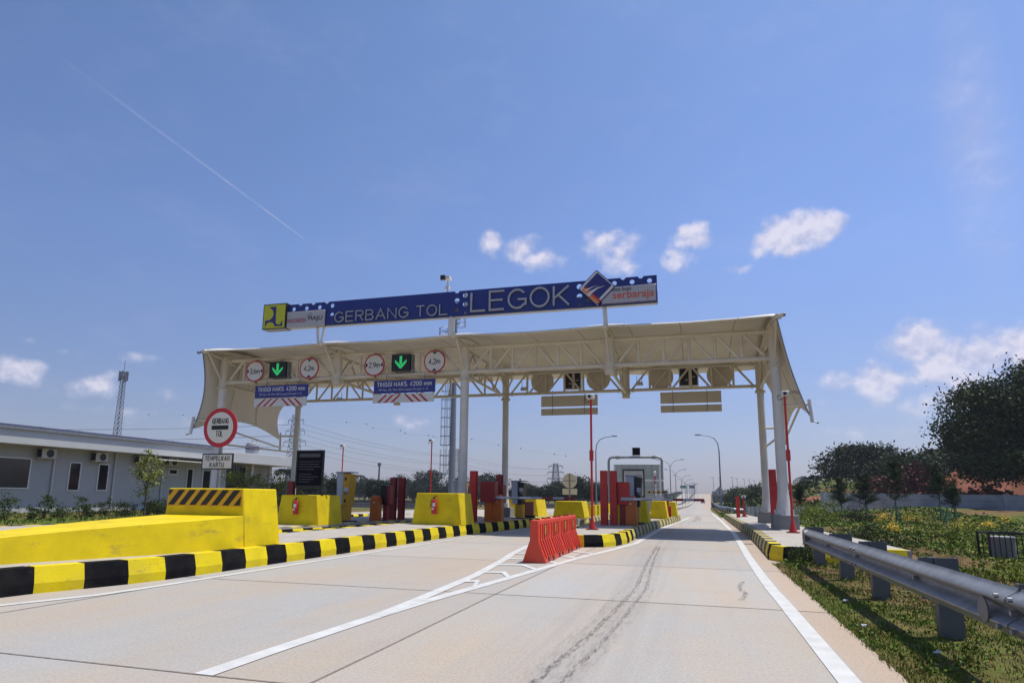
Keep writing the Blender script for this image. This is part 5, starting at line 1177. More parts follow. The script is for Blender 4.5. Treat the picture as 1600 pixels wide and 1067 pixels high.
for px_, z in ((x-1.0, 16.9), (x+.35, 18.1)):
    for zz in (0, .5, .95): b.path([(px_+.8*cos(a)*.9, y+.8*sin(a), z+zz) for a in np.linspace(0, 2*pi, 9)], .03, 'steel', 4)
    for a in np.linspace(0, 2*pi, 7)[:-1]: b.tube((px_+.72*cos(a), y+.8*sin(a), z), (px_+.72*cos(a), y+.8*sin(a), z+.95), .025, 'steel', 4)
b.build('platform', t)
def wire(p, q, sag, r, n=16):
    p, q = Vector(p), Vector(q); return [tuple(p.lerp(q, k/n)-Vector((0, 0, sag*4*(k/n)*(1-k/n)))) for k in range(n+1)]
pl = thing('power_line', 'overhead power lines strung between the pylons', 'power line', (-130, 250, 20))
P1, P2_, P3 = (-149, 220, [(29.5, 3.4), (25.4, 4.2), (21.2, 4.8)]), (-112, 300, [(21.5, 3.4), (17.6, 4.0), (13.6, 4.6)]), (-84, 400, [(20, 4.4), (16.3, 5), (12.4, 5.4)])
for A, B in ((P1, P2_), (P2_, P3)):
    for (za, la), (zb, lb_) in zip(A[2], B[2]):
        for s in (-1, 1): b = MB(); b.path(wire((A[0]+s*la, A[1], za-1.6), (B[0]+s*lb_, B[1], zb-1.6), 2.2, 0), .05, 'pylon_grey', 4); b.build('wire', pl)
for (za, la) in P1[2]:
    for s in (-1, 1): b = MB(); b.path(wire((P1[0]+s*la, P1[1], za-1.6), (-330, 120, za-4), 4, 0), .05, 'pylon_grey', 4); b.build('wire', pl)
# marker balls on the earth wires
mw = thing('marker_wire', 'thin overhead wire carrying small dark marker balls', 'power line', (-60, 100, 12))
balls = [(-100.3, 100, 15.9), (-92.2, 100, 15.6), (-84.8, 100, 15.7), (-57.7, 100, 13.5), (-53.9, 100, 13.1), (-52.6, 100, 12.4), (-47.5, 100, 11.9), (-46.6, 100, 11.4), (-42.4, 100, 11.0), (-41.5, 100, 10.8), (-37.6, 100, 10.3), (-34.8, 100, 10.3), (-30.3, 100, 9.3), (-26.6, 100, 8.7), (-21.2, 100, 7.8), (-19.4, 100, 7.5)]
for i, p in enumerate(balls):
    b = MB(); b.ball(p, .10, 'ball', 8); b.build('marker_ball', mw)
b = MB(); b.path([(p[0], p[1], p[2]) for p in balls], .006, 'pylon_grey', 4); b.build('wire', mw)

# ------------------------------------------------------------ street lamps
def double_lamp(x, y, z0, lab):
    t = thing('street_lamp', lab, 'street lamp', (x, y, z0), 'double armed street lamps along the median'); h = 7.6
    b = MB(); b.cyl(x, y, z0-.2, z0+h, .11, 'lamp_grey', 8, .07)
    for s in (-1, 1): b.path([(x, y, z0+h-.05), (x+s*.35, y, z0+h+.75), (x+s*1.0, y, z0+h+1.25), (x+s*2.1, y, z0+h+1.5)], [.06, .05, .045, .04], 'lamp_grey', 6)
    b.build('pole', t)
    for s in (-1, 1): b = MB(); b.box(x+s*2.35-.35, x+s*2.35+.35, y-.15, y+.15, z0+h+1.48, z0+h+1.6, 'lamp_grey'); b.build('lamp_head', t)
    return t
xm = lambda y: lerp_tab([(134, -5.15), (176, -5.4), (204, -4.9), (315, -4.2), (600, -2.6), (700, -1)], y)
dl = double_lamp(xm(134), 134, zroad(134), 'nearest double armed lamp on the median, right of the booth')
nm = {1: 'second nearest double armed lamp on the median', 2: 'third nearest double armed lamp on the median', 3: 'fourth nearest double armed lamp on the median'}
for k in range(1, 15):
    y = 134+(40*k if k < 8 else 280+34*(k-7)); copy_tree(dl, (xm(y), y, zroad(y)), nm.get(k, 'one of the small lamps far along the median'))
def single_lamp(x, y, s, lab):
    t = thing('street_lamp', lab, 'street lamp', (x, y, 0), 'single armed street lamps'); h = 7.0
    b = MB(); b.cyl(x, y, -.2, h, .11, 'lamp_grey', 8, .07); b.path([(x, y, h-.05), (x+s*.12, y, h+.9), (x+s*.5, y, h+1.5), (x+s*1.1, y, h+1.8), (x+s*2.2, y, h+1.95)], [.065, .06, .055, .05, .04], 'lamp_grey', 6); b.build('pole', t)
    b = MB(); b.box(x+s*2.4-.35, x+s*2.4+.35, y-.14, y+.14, h+1.9, h+2.02, 'lamp_grey'); b.build('lamp_head', t); return t
single_lamp(2.62, 84, -1, 'single armed street lamp right of the road'); single_lamp(-12.4, 84, 1, 'single armed street lamp left of the distant booth')
fl = thing('street_lamp', 'one of the faint lamps far off to the right', 'street lamp', (20, 420, 2), 'faint far lamps right of the road')
b = MB(); b.cyl(20, 420, 0, 14, .12, 'lamp_grey', 6); b.build('pole', fl); b = MB(); b.box(18.6, 20.2, 419.9, 420.1, 13.9, 14.1, 'lamp_grey'); b.build('lamp_head', fl)
for k, x in enumerate((9, 13, 24, 29, 33, 37, 42)): copy_tree(fl, (x, 420+12*k, 2))
# far gantry signs, diamond sign, car
for nm_, lb, x0, x1, m in (('gantry_sign', 'left green direction sign far down the road', -10.5, -6.6, 'sign_green'), ('gantry_sign', 'right darker direction sign far down the road', -5.3, -1.9, 'sign_blue_teal')):
    t = thing(nm_, lb, 'sign', ((x0+x1)/2, 420, 0), 'far direction signs'); b = MB(); b.box(x0, x1, 420, 420.2, 7.3, 9.1, m); b.build('panel', t); b = MB(); b.cyl(x1-.2, 420.3, -1, 9.2, .15, 'lamp_grey', 8); b.build('post', t)
t = thing('road_sign', 'back of a diamond sign at the foot of the right street lamp', 'sign', (2.4, 80, 0)); b = MB(); b.cyl(2.35, 80, -.3, 2.6, .04, 'galv', 8); b.build('pole', t); b = MB(); b.prismY([(2.35-.6, 2.05), (2.35, 1.45), (2.35+.6, 2.05), (2.35, 2.65)], 80.05, 80.08, 'sign_grey'); b.build('plate', t)
cz = zroad(315); ccx = 1.9
t = thing('parked_car', 'small dark car driving away far down the road', 'car', (ccx, 315, cz)); t.name = 'car'
b = MB(); b.prismX([(315, cz+.3), (319, cz+.3), (319, cz+.85), (318.2, cz+.95), (317.4, cz+1.4), (315.7, cz+1.4), (315.1, cz+.95), (315, cz+.9)], ccx-.85, ccx+.85, 'car_dark'); b.build('body', t, bevel=.05)
b = MB(); b.hexa([(ccx-.7, 315.05, cz+.95), (ccx+.7, 315.05, cz+.95), (ccx+.7, 315.2, cz+.95), (ccx-.7, 315.2, cz+.95)], [(ccx-.6, 315.6, cz+1.33), (ccx+.6, 315.6, cz+1.33), (ccx+.6, 315.8, cz+1.33), (ccx-.6, 315.8, cz+1.33)], 'glass_dark'); b.build('rear_window', t)
for s in (-1, 1):
    for yy in (315.7, 318.3): b = MB(); b.tube((ccx+s*.65, yy, cz+.32), (ccx+s*.87, yy, cz+.32), .32, 'black', 12); b.build('wheel', t)
    b = MB(); b.box(ccx+s*.7-.12, ccx+s*.7+.12, 314.97, 315.02, cz+.7, cz+.88, 'red'); b.build('tail_light', t)
# far houses
t = thing('house', 'small white house with red roof far behind the left lanes', 'house', (-81, 153, 0))
b = MB(); b.box(-85, -77, 150, 156, 0, 3.0, 'frame_white'); b.build('wall', t); b = MB(); b.prismX([(149.2, 2.9), (157, 2.9), (153, 5.2)], -85.8, -76.2, 'roof_tile'); b.build('roof', t)
for x in (-83.5, -79.5): b = MB(); b.box(x-.5, x+.5, 149.95, 149.99, 1, 2.2, 'glass_dark'); b.build('window', t)
t.location = (-136, 250, 0); t.scale = (.75, .75, .75)

# ------------------------------------------------------------ soil, rubble, precast walls at right
def mound(name, cx, cy, rx, ry, h, m, lab, n=34, z0=-.1, rough=.22):
    v = []; f = []
    for j in range(n):
        for i in range(n):
            u, w = -1+2*i/(n-1), -1+2*j/(n-1); d = math.hypot(u, w); z = h*max(0, 1-d**2)**.7*(1+rough*n2(u*5+cx, w*5+cy)+rough*.6*n2(u*13+cx, w*13))
            v.append((cx+u*rx, cy+w*ry, z0+z))
    for j in range(n-1):
        for i in range(n-1): f.append((j*n+i, j*n+i+1, (j+1)*n+i+1, (j+1)*n+i))
    b = MB(); b.add(v, f, m); return tag(b.build(name), lab, 'mound', kind='structure')
mound('earth_bank', 34, 84, 13, 7, 5.0, 'soil', 'bare orange earth bank behind the precast wall')
mound('earth_bank', 24, 84, 6, 5, 3.0, 'soil', 'lower orange earth bank next to the rubble piles')
mound('earth_bank', 12, 78, 5, 5, 1.5, 'soil', 'small reddish earth bank near the far columns')
def rubble(cx, cy, rx, ry, h, n, lab):
    b = MB()
    for k in range(n):
        u, w = random.uniform(-1, 1), random.uniform(-1, 1)
        if u*u+w*w > 1: continue
        z = h*(1-(u*u+w*w))**.8*random.uniform(.3, 1)+.1; x, y = cx+u*rx, cy+w*ry; s = random.uniform(.12, .4); a = random.uniform(0, pi); c_, s_ = cos(a)*s, sin(a)*s; tz = random.uniform(-.15, .15)
        b.hexa([(x-c_, y-s_, z-tz), (x+s_*.5, y-c_*.5, z), (x+c_, y+s_, z+tz), (x-s_*.5, y+c_*.5, z)], [(x-c_, y-s_, z+.15-tz), (x+s_*.5, y-c_*.5, z+.15), (x+c_, y+s_, z+.15+tz), (x-s_*.5, y+c_*.5, z+.15)], 'rubble_red')
    return tag(b.build('rubble_heap', smooth=False), lab, 'rubble', kind='stuff')
rubble(15.7, 66, 2.6, 2, 3.3, 900, 'low heap of broken red tiles behind the wall'); rubble(19.2, 68, 3.2, 2, 4.6, 1300, 'taller heap of broken red tiles behind the wall'); rubble(24.0, 67, 3.4, 1.6, 2.6, 700, 'flat spread of broken tiles behind the wall')
pw = thing('precast_wall', 'grey precast concrete panel wall across the field at right', 'wall', (22, 58, 0))
PW = [(9.2, 56.4), (11.7, 58.7), (14.3, 60.3), (17.2, 61.3), (20.1, 61.6), (23.0, 61.0), (25.2, 59.6), (27.2, 57.6), (28.9, 55.2), (30.4, 52.6)]
for i in range(len(PW)-1):
    p, q = PW[i], PW[i+1]; d = Vector((q[0]-p[0], q[1]-p[1], 0)); nn = Vector((d.y, -d.x, 0)).normalized()
    zt = 1.82-(.0 if i < 6 else .10*(i-5)); b = MB()
    for k in range(4):
        z0_ = -.2+(zt+.2)*k/4; z1_ = -.2+(zt+.2)*(k+1)/4-.02; o_ = .04+.004*(k % 2)
        b.hexa([(p[0]+nn.x*o_, p[1]+nn.y*o_, z0_), (q[0]+nn.x*o_, q[1]+nn.y*o_, z0_), (q[0]-nn.x*o_, q[1]-nn.y*o_, z0_), (p[0]-nn.x*o_, p[1]-nn.y*o_, z0_)], [(p[0]+nn.x*o_, p[1]+nn.y*o_, z1_), (q[0]+nn.x*o_, q[1]+nn.y*o_, z1_), (q[0]-nn.x*o_, q[1]-nn.y*o_, z1_), (p[0]-nn.x*o_, p[1]-nn.y*o_, z1_)], 'precast')
    b.build('wall_panel', pw, smooth=False)
for p in PW: b = MB(); b.box(p[0]-.1, p[0]+.1, p[1]-.1, p[1]+.1, -.3, 1.86, 'precast'); b.build('wall_post', pw)
pf = thing('plank_fence', 'low fence of upright concrete planks beside the right island', 'fence', (6, 50, 0)); b = MB()
p0, p1 = Vector((3.2, 49.5, 0)), Vector((11.3, 58.0, 0)); n = 26
for k in range(n):
    p = p0.lerp(p1, k/n); q = p0.lerp(p1, (k+.85)/n); h = .72+.03*random.random(); b.hexa([(p.x, p.y, -.2), (q.x, q.y, -.2), (q.x-.08, q.y+.08, -.2), (p.x-.08, p.y+.08, -.2)], [(p.x, p.y, h), (q.x, q.y, h), (q.x-.08, q.y+.08, h), (p.x-.08, p.y+.08, h)], 'precast')
b.build('planks', pf, smooth=False); b = MB()
for k in range(8): p = p0.lerp(p1, k/7); b.box(p.x-.05, p.x+.05, p.y-.14, p.y-.04, -.2, .85, 'precast')
b.each('post', pf)

# ------------------------------------------------------------ vegetation
def leaf_mesh(name, C_, size, m, parent=None, flat=0.0, aspect=.55, loc=None):
    C_ = np.asarray(C_, float); n = len(C_); size = np.broadcast_to(size, n)*rng.uniform(.6, 1.3, n)
    a = rng.normal(size=(n, 3)); a[:, 2] *= (1-flat*.6); a /= np.linalg.norm(a, axis=1)[:, None]
    b_ = rng.normal(size=(n, 3)); b_ -= (b_*a).sum(1)[:, None]*a; b_ /= np.linalg.norm(b_, axis=1)[:, None]
    s = size[:, None]; v = np.stack([C_-a*s*.5, C_-b_*s*aspect*.5, C_+a*s*.5, C_+b_*s*aspect*.5], 1).reshape(-1, 3)
    L = Vector((0, 0, 0)); p = parent
    while p is not None: L = L+p.location; p = p.parent
    v = v-np.array(L)
    me = bpy.data.meshes.new(name); me.vertices.add(4*n); me.vertices.foreach_set('co', v.ravel()); me.loops.add(4*n); me.loops.foreach_set('vertex_index', np.arange(4*n, dtype=np.int32))
    me.polygons.add(n); me.polygons.foreach_set('loop_start', np.arange(0, 4*n, 4, dtype=np.int32)); me.materials.append(MATS[m]); me.update(calc_edges=True); me.validate()
    o = bpy.data.objects.new(name, me); col.objects.link(o)
    if parent: o.parent = parent
    return o
def crown_pts(c, R, nc, per, cr, shell=.55, rough=.42, low=-1):
    d = rng.normal(size=(nc, 3)); d /= np.linalg.norm(d, axis=1)[:, None]; d[:, 2] = np.where(d[:, 2] < low, -d[:, 2], d[:, 2])
    rad = rng.uniform(shell, 1.0, nc)**.7*(1+rough*rng.normal(size=nc)*.5)
    K = np.array(c)+d*rad[:, None]*np.array(R); s = cr*rng.uniform(.6, 1.3, nc)
    pts = np.repeat(K, per, 0)+rng.normal(size=(nc*per, 3))*np.repeat(s, per)[:, None]*np.array([1, 1, .62])
    return K, pts
def tree(name, lab, x, y, z0, h, R, zc, m, nc, per, leaf, cr, trunk=.2, limbs=7, group=None, shell=.55, lean=0, cat='tree', extra=None, low=-1):
    t = thing(name, lab, cat, (x, y, z0), group)
    K, pts = crown_pts((x+lean, y, z0+zc), R, nc, per, cr, shell, low=low)
    if extra is not None:
        for e in extra: K2, p2 = crown_pts(e[0], e[1], e[2], per, cr, shell); K = np.vstack([K, K2]); pts = np.vstack([pts, p2])
    leaf_mesh('crown', pts, leaf, m, t)
    b = MB(); top = z0+zc+R[2]*.3; b.path([(x, y, z0-.3), (x+lean*.2, y, z0+(top-z0)*.35), (x+lean*.6, y, z0+(top-z0)*.7), (x+lean, y, top)], [trunk, trunk*.8, trunk*.55, trunk*.2], 'bark', 8)
    for k in range(limbs):
        q = K[int(rng.integers(len(K)))]; s0 = Vector((x+lean*.5, y, z0+(top-z0)*rng.uniform(.35, .7))); mid = s0.lerp(Vector(q), .5)+Vector((0, 0, .05*h)); b.path([s0, mid, Vector(q)], [trunk*.4, trunk*.28, trunk*.08], 'bark', 6)
    b.build('trunk', t); return t
# big dark tree at the right edge
tree('broadleaf_tree', 'huge dark broadleaf tree at the right edge behind the wall', 26.9, 64, .2, 13, (5.2, 4.8, 4.1), 7.4, 'leaf_dark', 250, 160, .30, .80, .36, 30, shell=.2, extra=[((21.4, 62, 6.8), (1.7, 2.2, 2.1), 34), ((23.0, 63, 9.5), (2.2, 2.5, 1.1), 34), ((27.9, 63, 11.3), (3.0, 3, 1.1), 46), ((22.6, 62, 4.2), (2.0, 2.2, 1.1), 26), ((31.5, 63, 7.5), (3.5, 4, 4), 80), ((27, 62.5, 4.2), (4.2, 3, 1.1), 46)])
tree('broadleaf_tree', 'dark leafy tree low at the far right edge before the wall', 21.2, 47, .1, 4.5, (2.0, 2.0, 1.7), 2.9, 'leaf_pine', 60, 110, .20, .38, .12, 6)
# bamboo and mid trees
BG = 'dark trees behind the red tile heaps'
def bamboo(x, y, h, R, lab, nc=110, m='leaf_bamboo'): return tree('bamboo_clump', lab, x, y, 0, h, (R, R*.7, h*.40), h*.56, m, nc, 130, .42, .75, .16, 12, BG, shell=.4, extra=[((x+R*.5*math.sin(k*2.1), y, h*(.86+.06*math.sin(k*3.3))), (R*.35, R*.3, h*.10), 10) for k in range(4)]+[((x, y-1, h*.22), (R*.85, R*.5, h*.2), 36)])
bamboo(22.4, 104, 9.0, 5.2, 'feathery dark bamboo clump nearest the right columns'); bamboo(33.2, 106, 8.5, 5.2, 'bamboo clump in the middle of the dark tree group', m='leaf_bamboo'); bamboo(41.0, 110, 8.8, 5.6, 'bamboo clump just left of the huge dark tree'); bamboo(26.6, 98, 7.0, 3.8, 'lower dark thicket in front of the bamboo', 80, 'leaf_dark')
bamboo(47.5, 108, 8.6, 5.5, 'bamboo clump partly behind the huge dark tree')
def palm(x, y, h, lab, z0=0, m='leaf_mid', nf=13, fl=2.4, grp=None):
    t = thing('palm_tree', lab, 'palm tree', (x, y, z0), grp); b = MB(); b.path([(x, y, z0-.2), (x+.1, y, z0+h*.5), (x, y, z0+h)], [.16, .12, .10], 'bark', 7); b.build('trunk', t)
    P = []
    for k in range(nf):
        a = 2*pi*k/nf+random.uniform(-.2, .2); up_ = random.uniform(.2, 1.0)
        for s in np.linspace(.05, 1, 26):
            cx_ = x+cos(a)*fl*s; cy_ = y+sin(a)*fl*s; cz_ = z0+h+up_*fl*s*.8-1.2*fl*s*s*.8
            for q in range(5): P.append((cx_+random.gauss(0, .10), cy_+random.gauss(0, .10), cz_-random.random()*.25*(1-s*.3)))
    leaf_mesh('fronds', P, .34, m, t, aspect=.25); return t
palm(21.5, 112, 5.0, 'small palm left of the bamboo clumps', m='leaf_far', fl=2.6); palm(16.6, 112, 3.6, 'squat palm on the green bank right of the road', 1.0, 'leaf_far', fl=2.4)
tree('broadleaf_tree', 'thin airy tree beside the palm on the bank', 20.3, 102, 0, 7, (1.6, 1.6, 1.6), 6.0, 'leaf_bamboo', 26, 60, .3, .45, .12, 8)
# row of low trees on the bank and far horizon right
FG = 'low trees on the bank right of the road'
for k, (x, y, h, R) in enumerate(((9.8, 120, 3.6, 2.6), (13.4, 132, 4.6, 3.0), (17.5, 138, 5.2, 3.2), (7.8, 150, 3.4, 2.8), (22, 142, 5.0, 3.4), (11, 175, 4.6, 4))):
    tree('broadleaf_tree', 'low green tree on the far bank right of the road', x, y, .3, h*.8, (R, R*.8, h*.36), h*.42, 'leaf_mid', 60, 70, .36, .6, .12, 3, FG)
# young pines with stakes
def pine(x, y, h, lab, z0=.1, stakes=True):
    t = thing('young_pine', lab, 'tree', (x, y, z0), 'young staked pines in the field'); P = []
    for k in range(46):
        f = random.random()**.8; z = z0+h*(.36+.62*f); R = random.uniform(.6, 1.25)*.80*(1-f*.72)*h/2.6; a = random.uniform(0, 2*pi)
        for s in np.linspace(.1, 1, 9):
            for q in range(9): P.append((x+cos(a)*R*s+random.gauss(0, .05), y+sin(a)*R*s+random.gauss(0, .05), z+.25*s+random.gauss(0, .05)))
    leaf_mesh('crown', P, .17, 'leaf_pine', t, aspect=.14)
    b = MB(); b.path([(x, y, z0-.2), (x+.03, y, z0+h*.5), (x, y, z0+h*.95)], [.04, .03, .012], 'bark', 7); b.build('trunk', t)
    if stakes:
        for k in range(3): a = 2*pi*k/3+.5; b = MB(); b.tube((x+.42*cos(a), y+.42*sin(a), z0-.1), (x-.03*cos(a), y-.03*sin(a), z0+1.05), .022, 'stake_green', 6); b.build('stake', t)
pine(8.55, 46, 2.4, 'young pine nearest the right columns'); pine(9.5, 44, 2.55, 'young pine with green stakes, second from the columns'); pine(10.2, 40.5, 3.2, 'tallest young pine in the field, on crossed stakes'); pine(12.9, 42.5, 3.0, 'young pine before the huge dark tree'); pine(13.9, 43.5, 2.2, 'small pine right of the pine before the huge tree')
pine(5.1, 47, 1.7, 'little pine behind the right columns', stakes=False); pine(6.6, 49, 1.9, 'little pine by the plank fence', stakes=False)
t = thing('tree_stake', 'bare tripod of green stakes standing in the weeds', 'stake', (10.9, 35, 0)); 
for k in range(3): a = 2*pi*k/3; b = MB(); b.tube((10.9+.4*cos(a), 35+.4*sin(a), -.1), (10.9-.05*cos(a), 35-.05*sin(a), 1.0), .025, 'stake_green', 6); b.build('stake', t)
# shrubs, flowers
def shrub(name, x, y, z0, R, h, m, lab, n=1500, leaf=.07, cat='shrub', group=None, aspect=.5):
    t = thing(name, lab, cat, (x, y, z0), group); K, pts = crown_pts((x, y, z0+h*.5), (R, R*.85, h*.5), 26, max(8, n//26), R*.20, .4)
    pts[:, 2] = np.maximum(pts[:, 2], z0+.01); leaf_mesh('foliage', pts, leaf, m, t, aspect=aspect)
    b = MB()
    for k in range(5): q = K[k]; b.path([(x, y, z0-.05), (x+(q[0]-x)*.5, y+(q[1]-y)*.5, z0+h*.4), tuple(q)], [.02, .014, .005], 'bark', 5)
    b.build('stems', t); return t
for i, (x, y, R, h) in enumerate(((9.9, 41.5, .42, .55), (11.6, 42.5, .6, .6), (6.9, 28.0, .26, .35), (16.2, 43, .42, .5), (10.9, 33.2, .7, .40), (13.0, 36.5, .25, .3))):
    shrub('flowering_shrub', x, y, .05, R, h, 'flower_yellow', ['yellow flowering shrub at the foot of the tallest young pine', 'broad yellow flowering shrub right of the tallest pine', 'small yellow flower clump nearer the guardrail', 'yellow flowering shrub far right under the wall', 'wide pale yellow shrub in the middle of the weeds', 'tiny yellow flower clump right of the wide one'][i], 420, .06, 'flowering shrub', 'yellow flowering shrubs')
shrub('feathery_shrub', 7.0, 44.5, .0, 1.1, 1.25, 'leaf_lime', 'lime green feathery shrub by the plank fence', 1800, .10)
shrub('feathery_shrub', 6.2, 40.5, .0, 1.3, .75, 'leaf_lime', 'low lime green shrub behind the right camera pole', 1800, .09)
shrub('feathery_shrub', 5.2, 12.4, .0, .6, .38, 'leaf_lime', 'lime feathery weeds below the utility cage', 3200, .06, aspect=.22)
shrub('feathery_shrub', 7.6, 23.5, .0, 1.1, .55, 'leaf_lime', 'spreading lime weeds in the middle of the field', 2600, .08, aspect=.25)
shrub('round_bush', 7.9, 38.5, .0, .7, .75, 'leaf_dark', 'dark round bush between two staked pines', 1700, .09)
shrub('round_bush', 1.95, 14.35, .02, .30, .28, 'leaf_mid', 'bushy weed growing against the kerb corner', 2400, .035)
shrub('round_bush', 4.7, 20.5, .0, .8, .5, 'leaf_mid', 'dark green bush behind the guardrail end', 2400, .07)
# ground cover over the right field
def cover(name, lab, n, xr, yr, size, hmax, m, patch=None, seed=0, dens=None):
    r_ = np.random.default_rng(seed); k = 0; P = []; S = []
    x = r_.uniform(*xr, n); u = r_.uniform(0, 1, n); y = yr[0]*(yr[1]/yr[0])**u
    for a, c_ in zip(x, y):
        if a < 1.30+.06*n2(a*3, c_*2.7) : continue
        if 14.6 < c_ < 47 and a < 5.0-(c_-14)*.05 and a < 4.9: continue
        if patch and n2(a*patch[0]+patch[1], c_*patch[0]*.8) < patch[2]: continue
        P.append((a, c_, gz(a, c_)+r_.uniform(0, hmax)*(.5+.5*n2(a*.9, c_*.9)))); S.append(size*(1+c_/14))
    o = leaf_mesh(name, P, np.array(S), m, None, aspect=.45); return tag(o, lab, 'ground cover', kind='stuff')
cover('weeds', 'green leafy weeds carpeting the right field', 46000, (1.5, 17), (13, 58), .042, .16, 'weed_green', (.8, .3, -.3), 3)
cover('weeds', 'lime green creeping plants in the field', 16000, (4.0, 17), (13, 55), .045, .20, 'leaf_lime', (.62, 2.0, .0), 4)
cover('weeds', 'dark low plants in the field', 7000, (4.0, 18), (16, 58), .05, .26, 'leaf_pine', (.5, 4.2, .45), 5)
cover('dry_grass', 'brown dried grass patches in the field', 14000, (2.3, 14), (5, 45), .035, .08, 'grass_dry', (.7, 7.7, .05), 6)
Pb = [(a, c_, gz(a, c_)+rng.uniform(0, .35)) for a, c_ in zip(rng.uniform(3, 36, 9000), rng.uniform(62, 128, 9000))]
tag(leaf_mesh('weeds', Pb, .55, 'leaf_mid', None, aspect=.6), 'green scrub covering the bank beyond the wall', 'ground cover', kind='stuff')
# near verge grass blades
def blades(name, lab, n, xr, yr, h, m, seed, cond, w=.005):
    r_ = np.random.default_rng(seed); x = r_.uniform(*xr, n); y = yr[0]*(yr[1]/yr[0])**r_.uniform(0, 1, n); keep = [i for i in range(n) if cond(x[i], y[i])]
    x, y = x[keep], y[keep]; n = len(x); z = np.array([gz(a, c_) for a, c_ in zip(x, y)]); hh = h*r_.uniform(.35, 1.2, n); a = r_.uniform(0, 2*pi, n); ww = w*r_.uniform(.7, 1.5, n)*(1+y/14)
    lx, ly = r_.normal(0, .45, n)*hh, r_.normal(0, .45, n)*hh
    v = np.stack([np.stack([x-ww*np.cos(a), y-ww*np.sin(a), z-.01], 1), np.stack([x+ww*np.cos(a), y+ww*np.sin(a), z-.01], 1), np.stack([x+lx, y+ly, z+hh], 1)], 1).reshape(-1, 3)
    me = bpy.data.meshes.new(name); me.vertices.add(3*n); me.vertices.foreach_set('co', v.ravel()); me.loops.add(3*n); me.loops.foreach_set('vertex_index', np.arange(3*n, dtype=np.int32)); me.polygons.add(n); me.polygons.foreach_set('loop_start', np.arange(0, 3*n, 3, dtype=np.int32)); me.materials.append(MATS[m]); me.update(calc_edges=True); me.validate()
    o = bpy.data.objects.new(name, me); col.objects.link(o); return tag(o, lab, 'grass', kind='stuff')
edge = lambda x, y: x > 1.30+.05*n2(x*4, y*3)+.03*sin(y*7) and not (y > 14.65 and x < 4.9)
blades('grass', 'short green grass on the verge beside the road', 40000, (1.3, 3.4), (3.5, 17), .045, 'grass', 21, lambda x, y: edge(x, y) and (n2(x*1.9, y*1.5) > .0 or x < 1.62+.12*sin(y*2.1)), w=.0035)
blades('grass', 'green grass behind the guardrail', 22000, (3.0, 9), (5, 30), .09, 'grass', 22, lambda x, y: edge(x, y), w=.007)
blades('dry_grass', 'dry straw mixed into the verge', 30000, (1.5, 5), (3.5, 20), .035, 'grass_dry', 23, lambda x, y: edge(x, y) and n2(x*1.9, y*1.5) < .12, w=.004)
def leafy(name, lab, n, seed):
    r_ = np.random.default_rng(seed); P = []
    for k in range(n):
        x, y = r_.uniform(1.4, 4.2), 3.6*(14/3.6)**r_.uniform(0, 1)
        if not edge(x, y): continue
        for q in range(18): P.append((x+r_.normal(0, .05), y+r_.normal(0, .06), gz(x, y)+.01+abs(r_.normal(0, .03))))
    o = leaf_mesh(name, P, .034, 'weed_green', None, flat=0, aspect=.7); tag(o, lab, 'weeds', kind='stuff')
leafy('verge_weeds', 'small leafy weeds scattered on the verge', 330, 31)
blades('grass', 'grass behind the left lanes', 9000, (-40, -24), (12, 44), .12, 'grass', 25, lambda x, y: True, w=.012)

# ------------------------------------------------------------ left vegetation
k = 0
for (x, y) in [(-27.8+.25*math.sin(i*2.3), 17.2+.78*i) for i in range(20)]:
    R = .42+.12*math.sin(i_ := k*1.7); shrub('hedge_plant', x, y, 0, R, .85+.25*math.sin(k*2.9), 'leaf_mid', 'leafy hedge plant in the strip before the office wall', 1000, .075, 'shrub', 'row of hedge plants before the office'); k += 1
tree('sapling', 'slim yellowish green sapling in front of the office wall', -27.1, 27.4, 0, 3.2, (.62, .6, .95), 2.15, 'leaf_bright', 30, 60, .11, .16, .05, 8, cat='tree')
shrub('round_bush', -27.2, 29.2, 0, 1.2, 1.0, 'leaf_dark', 'dark rounded bush at the foot of the sapling', 2400, .09)
tree('sapling', 'bright leafy sapling top showing behind the toll sign', -20.9, 27, 0, 2.6, (.95, .8, .55), 1.75, 'leaf_bright', 30, 60, .10, .16, .05, 8)
tree('sapling', 'bright leafy bush tree at the end of the yellow block', -18.6, 26.2, 0, 2.2, (.5, .5, 1.0), 1.1, 'leaf_bright', 34, 60, .09, .16, .05, 6, extra=[((-17.9, 26.4, .5), (.7, .5, .5), 16)])
# far trees along the left horizon
FT = 'distant trees along the left horizon'
protos = []
for k in range(4):
    h = (8, 6.5, 9, 7)[k]; t = tree('broadleaf_tree', 'dark green tree in the far line beyond the left lanes', -60-10*k, 190, 0, h, (4.2, 3.2, h*.36), h*.60, 'leaf_far', 60, 60, .62, .85, .22, 6, FT, shell=.4); protos.append(t)
xy = []
for i in range(44): f = i/43; px = -150+f*128; xy.append((px, 175+14*math.sin(i*1.9)))
for i, (x, y) in enumerate(xy): s = .55+.09*math.sin(i*2.7)+.05*math.sin(i*.9)+(.28 if abs(x+97) < 9 else 0); copy_tree(protos[i % 4], (x, y, -.3), rz=i*1.3, scale=(s*1.1, s, s))
for i, (x, y, s) in enumerate(((-24.4, 110, .42), (-21.8, 112, .52), (-19.2, 109, .54), (-16.7, 112, .50), (-14.4, 110, .44))): copy_tree(protos[i % 4], (x, y, -.2), 'dark green tree in the nearer clump behind the lone yellow block', rz=i*2., scale=(s, s, s))['group'] = 'clump of trees behind the lone yellow block'
for i, (x, y, s) in enumerate(((-62, 84, .55), (-57, 88, .6), (-52, 90, .62), (-46, 90, .45))): copy_tree(protos[(i+1) % 4], (x, y, -.2), 'dark green tree right beyond the end of the office building', rz=i*2.4, scale=(s, s, s))['group'] = 'trees beyond the end of the office'
